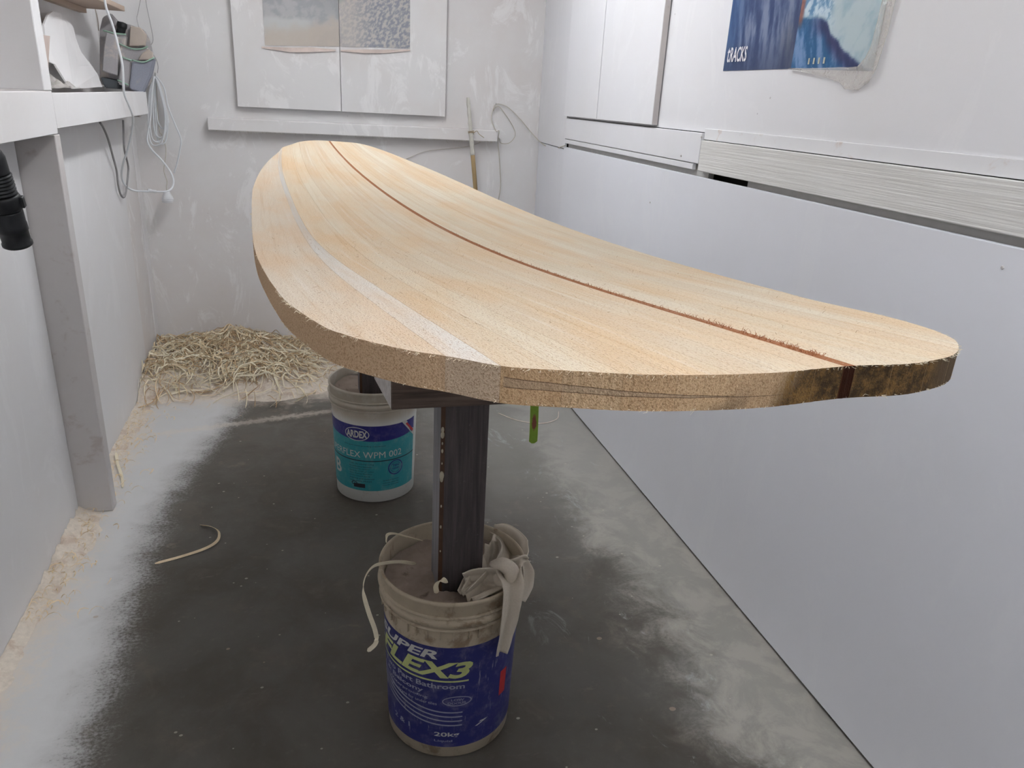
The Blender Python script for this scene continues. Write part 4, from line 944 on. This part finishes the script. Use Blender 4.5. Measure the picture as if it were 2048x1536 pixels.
# tool pouch: AY points give its front at y ~ 3.86
pc = empty('tool_pouch', (-0.782, 3.95, 1.354))
def slabp(name, pts, y, depth, m, parent, bulge=0.0, bv=0.004):
    bm = bmesh.new(); prism(bm, [Vector(p) for p in pts], (0, depth, 0))
    if bv: bmesh.ops.bevel(bm, geom=[e for e in bm.edges], offset=bv, segments=2, affect='EDGES')
    return build(name, bm, m, parent, False)
YP = 3.98
slabp('back_panel', [(-0.862, 3.98, 1.596), (-0.843, 3.98, 1.649), (-0.807, 3.98, 1.668), (-0.779, 3.98, 1.634), (-0.731, 3.98, 1.626), (-0.68, 3.98, 1.609), (-0.662, 3.98, 1.57), (-0.652, 3.98, 1.487), (-0.675, 3.98, 1.391), (-0.727, 3.98, 1.346), (-0.819, 3.98, 1.356), (-0.891, 3.98, 1.373)], YP, 0.020, M_CANVAS, pc)
p1 = slabp('side_pocket', [(-0.838, 3.93, 1.591), (-0.747, 3.93, 1.581), (-0.776, 3.93, 1.478), (-0.794, 3.93, 1.395), (-0.875, 3.93, 1.407)], YP, 0.048, M_CANVAS, pc, bv=0.006)
p2 = slabp('front_pocket', [(-0.778, 3.92, 1.542), (-0.732, 3.92, 1.525), (-0.661, 3.92, 1.538), (-0.657, 3.92, 1.465), (-0.689, 3.92, 1.367), (-0.806, 3.92, 1.377)], YP, 0.058, M_CANVAS, pc, bv=0.006)
p3 = slabp('large_pocket', [(-0.724, 3.87, 1.477), (-0.676, 3.87, 1.474), (-0.631, 3.87, 1.493), (-0.653, 3.87, 1.423), (-0.697, 3.87, 1.342), (-0.75, 3.87, 1.36)], YP, 0.048, M_CANVB, pc, bv=0.006)
p4 = slabp('small_pocket', [(-0.765, 3.88, 1.487), (-0.728, 3.88, 1.476), (-0.753, 3.88, 1.364), (-0.796, 3.88, 1.378)], YP, 0.038, M_CANVAS, pc, bv=0.005)
slabp('bottom_gusset', [(-0.867, 3.9, 1.403), (-0.792, 3.9, 1.39), (-0.801, 3.9, 1.357), (-0.853, 3.9, 1.358)], YP, 0.075, mat('dark_canvas', (0.10, 0.11, 0.12), 0.9), pc)
for q, P in ((p1, [(-0.836, 3.926, 1.593), (-0.793, 3.922, 1.585), (-0.746, 3.926, 1.583)]), (p2, [(-0.777, 3.917, 1.544), (-0.73, 3.913, 1.527), (-0.69, 3.913, 1.528), (-0.661, 3.917, 1.54)]), (p3, [(-0.723, 3.867, 1.479), (-0.675, 3.863, 1.474), (-0.631, 3.867, 1.495)]), (p4, [(-0.764, 3.877, 1.489), (-0.727, 3.877, 1.477)]), (p4, [(-0.793, 3.877, 1.394), (-0.751, 3.874, 1.376)])):
    bm = bmesh.new(); tube(bm, catmull(P, 4), 0.0032, 6); build('edge_binding', bm, M_TRIM, q, True)
bm = bmesh.new(); prism(bm, [(-0.819, 3.912, 1.583), (-0.786, 3.912, 1.577), (-0.795, 3.905, 1.525), (-0.807, 3.905, 1.48), (-0.835, 3.905, 1.49), (-0.825, 3.905, 1.535)], (0, 0.010, 0)); bevel(bm, 0.002); build('flap_strap', bm, M_LEATH, pc)
bm = bmesh.new(); prism(bm, [(-0.834, 3.895, 1.53), (-0.819, 3.895, 1.586), (-0.774, 3.895, 1.569), (-0.795, 3.895, 1.411), (-0.855, 3.895, 1.428)], (0, 0.030, 0)); bevel(bm, 0.004); build('pocket_front', bm, M_CANVAS, pc)
bm = bmesh.new(); tube(bm, catmull([(-0.867, 3.99, 1.593), (-0.866, 3.99, 1.641), (-0.87, 3.99, 1.686), (-0.864, 3.985, 1.698), (-0.856, 3.98, 1.688)], 5), 0.0022, 6); build('webbing_strap', bm, M_LEATH, pc, True)
tag(pc, 'dusty grey canvas tool pouch with pale green edging hanging over the shelf end', 'tool pouch')
def handle(name, P, r, m, label, cat='tool'):
    bm = bmesh.new(); tube(bm, catmull(P, 4), r, 10); return tag(build(name, bm, m, None, True), label, cat)
handle('knob_handle', [(-0.777, 3.952, 1.568), (-0.773, 3.952, 1.589), (-0.766, 3.952, 1.609), (-0.763, 3.952, 1.621), (-0.76, 3.952, 1.63), (-0.759, 3.952, 1.634)], [0.016] * 4 + [0.018] * 5 + [0.021] * 5 + [0.020] * 3 + [0.017, 0.012, 0.006, 0.002], M_HOSE, 'black tool handle poking from the upper pouch pocket')
bm = bmesh.new(); prism(bm, [(-0.745, 3.955, 1.538), (-0.731, 3.955, 1.62), (-0.691, 3.955, 1.617), (-0.668, 3.955, 1.588), (-0.679, 3.955, 1.543)], (0, 0.018, 0)); bevel(bm, 0.003)
tag(build('scraper_block', bm, M_LEATH), 'dusty pinkish block in the upper right pouch pocket', 'tool')
bm = bmesh.new(); prism(bm, [(-0.704, 3.895, 1.482), (-0.684, 3.895, 1.511), (-0.658, 3.895, 1.529), (-0.641, 3.895, 1.516), (-0.643, 3.895, 1.485)], (0, 0.018, 0)); bevel(bm, 0.003)
tag(build('sanding_pad', bm, M_LEATH), 'rounded tan pad sticking out of the large front pocket', 'tool')

# cords at left
wc = empty('power_cord', (-0.692, 3.45, 1.359))
cable('cord', [(-0.684, 3.3, 1.696), (-0.687, 3.32, 1.641), (-0.677, 3.34, 1.585), (-0.669, 3.35, 1.518), (-0.664, 3.36, 1.449), (-0.673, 3.38, 1.378), (-0.677, 3.4, 1.342), (-0.674, 3.44, 1.301), (-0.676, 3.5, 1.256), (-0.698, 3.56, 1.2), (-0.736, 3.62, 1.119), (-0.769, 3.66, 1.057), (-0.789, 3.7, 1.002), (-0.788, 3.74, 0.959), (-0.767, 3.8, 0.929), (-0.703, 3.86, 0.919), (-0.64, 3.9, 0.918), (-0.618, 3.93, 0.947), (-0.625, 3.95, 0.991), (-0.663, 3.98, 1.046), (-0.707, 4, 1.093), (-0.726, 4.02, 1.127), (-0.724, 4.03, 1.163), (-0.705, 4.04, 1.237), (-0.691, 4.05, 1.337), (-0.676, 4.08, 1.42)], 0.0042, M_CORD, wc, 8, 7)
bm = bmesh.new(); q0 = Vector((-0.718, 3.853, 0.924)); q1 = Vector((-0.687, 3.868, 0.918)); tube(bm, [q0, q0 + (q1 - q0) * 0.4, q0 + (q1 - q0) * 0.5, q1], [0.008, 0.008, 0.006, 0.007], 10)
build('clip', bm, M_PLUG, wc, True)
tag(wc, 'white power cord hanging down in front of the grey tool pouch', 'cord')
co_ = empty('coiled_cord', (-0.69, 4.16, 1.421)); cr_ = random.Random(5)
for k in range(5):
    x0 = 302 + k * 3; dx = (-9, -5, 6, 12, 16)[k]; yb = (268, 262, 255, 266, 240)[k]; yy = 4.10 + 0.012 * k
    T_ = Vector((-0.681, 4.12, 1.423))
    cable('coil_loop', [T_ + Vector(((a - 309 + 0.10 * (b - 151) * -1) * 0.0026, c + 0.012 * k - 0.02, (151 - b) * 0.0027)) for a, b, c in
        ((309, 151, 0), (304 + dx * 0.3, 180, 0), (303 + dx * 0.5, 220, 0), (306 + dx * 0.5, yb - 8, 0), (315 + dx * 0.4, yb, 0), (325 + dx * 0.2, yb - 9, 0), (328 + dx * 0.1, 225, 0.01), (322, 190, 0.01), (313, 160, 0.01), (309, 150, 0.005))], 0.0034, M_CORD, co_, 7, 6)
cable('cord_run', [(-0.669, 4.09, 1.421), (-0.64, 4.09, 1.372), (-0.631, 4.09, 1.291), (-0.608, 4.09, 1.21), (-0.588, 4.09, 1.142), (-0.599, 4.1, 1.09), (-0.622, 4.12, 1.022), (-0.641, 4.13, 0.977)], 0.0036, M_CORD, co_, 7, 6)
bm = bmesh.new(); tube(bm, [(-0.689, 4.189, 1.426), (-0.673, 4.09, 1.423), (-0.671, 4.085, 1.434)], 0.003, 8); build('hook', bm, M_GREY, co_, True)
tag(co_, 'white extension cord coiled on a hook at the left back corner', 'cord')
pg = empty('cord_plug', (-0.681, 4.12, 0.866))
bm = bmesh.new(); pb_ = Vector((-0.679, 4.1, 0.837)); lathe(bm, [(0.012, 0.055), (0.016, 0.045), (0.024, 0.030), (0.027, 0.022), (0.027, 0.004), (0.024, 0.0)], pb_, 20, cap0=True, cap1=True); build('plug_body', bm, M_PLUG, pg, True)
bm = bmesh.new(); lathe(bm, [(0.026, 0.008), (0.0285, 0.009), (0.0285, 0.012), (0.026, 0.013)], pb_, 20); lathe(bm, [(0.026, 0.016), (0.0285, 0.017), (0.0285, 0.020), (0.026, 0.021)], pb_, 20); build('grip_rib', bm, M_PLUG, pg, True)
cable('lead', [(-0.676, 4.1, 0.869), (-0.68, 4.11, 0.908), (-0.676, 4.12, 0.939), (-0.686, 4.13, 0.99), (-0.668, 4.14, 1.085), (-0.681, 4.15, 1.154), (-0.691, 4.15, 1.188), (-0.683, 4.16, 1.403), (-0.686, 4.165, 1.421)], 0.0022, M_CORDB, pg, 6, 6)
tag(pg, 'white plug hanging on its lead against the back wall', 'plug')
gc = cable('grey_cord', [(-0.765, 3.345, 1.239), (-0.772, 3.419, 1.215), (-0.778, 3.495, 1.169), (-0.785, 3.567, 1.101), (-0.79, 3.625, 1.035), (-0.793, 3.633, 0.976), (-0.793, 3.655, 0.931), (-0.79, 3.688, 0.912), (-0.785, 3.724, 0.929), (-0.78, 3.783, 0.998), (-0.775, 3.784, 1.042), (-0.765, 3.704, 1.112), (-0.76, 3.706, 1.19), (-0.757, 3.709, 1.235)], 0.0042, M_CORDG, None, 7, 6)
tag(gc, 'dusty grey cord looping down from behind the left shelf', 'cord')
for k, P in enumerate(([(-0.704, 4.17, 1.777), (-0.73, 4.17, 1.692), (-0.738, 4.17, 1.664), (-0.73, 4.17, 1.618), (-0.706, 4.165, 1.594), (-0.698, 4.165, 1.573)], [(-0.692, 4.175, 1.778), (-0.691, 4.175, 1.722), (-0.684, 4.175, 1.653), (-0.679, 4.175, 1.579), (-0.695, 4.17, 1.543), (-0.673, 4.16, 1.496), (-0.667, 4.16, 1.466), (-0.673, 4.165, 1.435)])):
    tag(cable('thin_wire', P, 0.0013, M_CORDG, None, 5, 5), ('short thin dark wire hanging above the tool pouch', 'longer thin dark wire running down to the cord coil')[k], 'wire')

# vacuum hose end
hs = empty('vacuum_hose', (-0.62, 1.83, 1.25))
e0 = Vector((-0.622, 1.858, 1.047)); e1 = Vector((-0.628, 1.80, 1.262)); ax_ = (e1 - e0).normalized()
q = Vector((0, 0, 1)).rotation_difference(ax_).to_matrix(); Lh = (e1 - e0).length
def seg(name, prof, m): bm = bmesh.new(); lathe(bm, prof, e0, 28, q, True, True); return build(name, bm, m, hs, True)
seg('nozzle', [(0.0275, 0.0), (0.0300, 0.002), (0.0300, 0.007), (0.0278, 0.010), (0.0285, 0.035), (0.0300, 0.036), (0.0300, 0.050), (0.0290, 0.052), (0.0300, 0.078), (0.0290, 0.082)], M_HOSE)
cf = seg('cuff', [(0.0300, 0.0825), (0.0325, 0.086), (0.0330, 0.110), (0.0315, 0.114), (0.0300, 0.116)], M_HOSE)
prof = []
for k in range(6): prof += [(0.0270, 0.117 + k * 0.0075), (0.0300, 0.119 + k * 0.0075), (0.0300, 0.121 + k * 0.0075), (0.0270, 0.1235 + k * 0.0075)]
seg('bellows', prof, M_HOSE)
seg('sleeve', [(0.0270, 0.1625), (0.0275, 0.165), (0.0275, 0.195), (0.0235, 0.207), (0.021, 0.210)], M_HOSE)
up_ = catmull([e0 + ax_ * 0.21, e0 + ax_ * 0.27, Vector((-0.635, 1.77, 1.36)), Vector((-0.68, 1.76, 1.42)), Vector((-0.74, 1.78, 1.38)), Vector((-0.80, 1.80, 1.362))], 14)
bm = bmesh.new(); tube(bm, up_, [0.0195 + (0.0025 if i % 2 else 0) for i in range(len(up_))], 18); build('ribbed_hose', bm, M_HOSE, hs, True)
bm = bmesh.new(); lt = q @ Vector((0, 0, 0.100)) + e0; bx = Vector((0.85, -0.1, 0.1)).normalized()
box(bm, -0.004, 0.004, -0.007, 0.007, -0.012, 0.012)
for v in bm.verts: v.co = lt + q @ Vector(v.co + Vector((0.0345, 0, 0)))
bevel(bm, 0.001); build('latch', bm, M_HOSE, cf)
tag(hs, 'black rubber vacuum hose nozzle hanging at the left shelf', 'hose')

# ------------------------------------------------------------------ ceiling tube fixtures (above the frame)
TM = bpy.data.materials.new('lit_tube'); TM.use_nodes = True
_b = TM.node_tree.nodes['Principled BSDF']; _b.inputs['Emission Color'].default_value = (*TUBE_COLOUR, 1); _b.inputs['Emission Strength'].default_value = TUBE_STRENGTH
for k, (x, y) in enumerate(((0.24, 2.75), (0.42, 0.0))):
    t = empty('tube_fixture', (x, y, 2.40))
    boxobj('housing', (x - 0.06, x + 0.06, y - 0.65, y + 0.65, 2.375, 2.4195), M_PLUG, t, 0.004)
    for dx in (-0.035, 0.035):
        bm = bmesh.new(); tube(bm, [(x + dx, y - 0.60, 2.33), (x + dx, y + 0.60, 2.33)], 0.018, 12); build('fluorescent_tube', bm, TM, t, True)
        for e in (-0.607, 0.607): boxobj('lamp_holder', (x + dx - 0.015, x + dx + 0.015, y + e - 0.006, y + e + 0.006, 2.31, 2.3748), M_PLUG, t, 0.001)
    tag(t, ('ceiling tube fixture over the far half of the bay', 'ceiling tube fixture over the near half of the bay')[k], 'light fixture', 'ceiling tube fixtures')
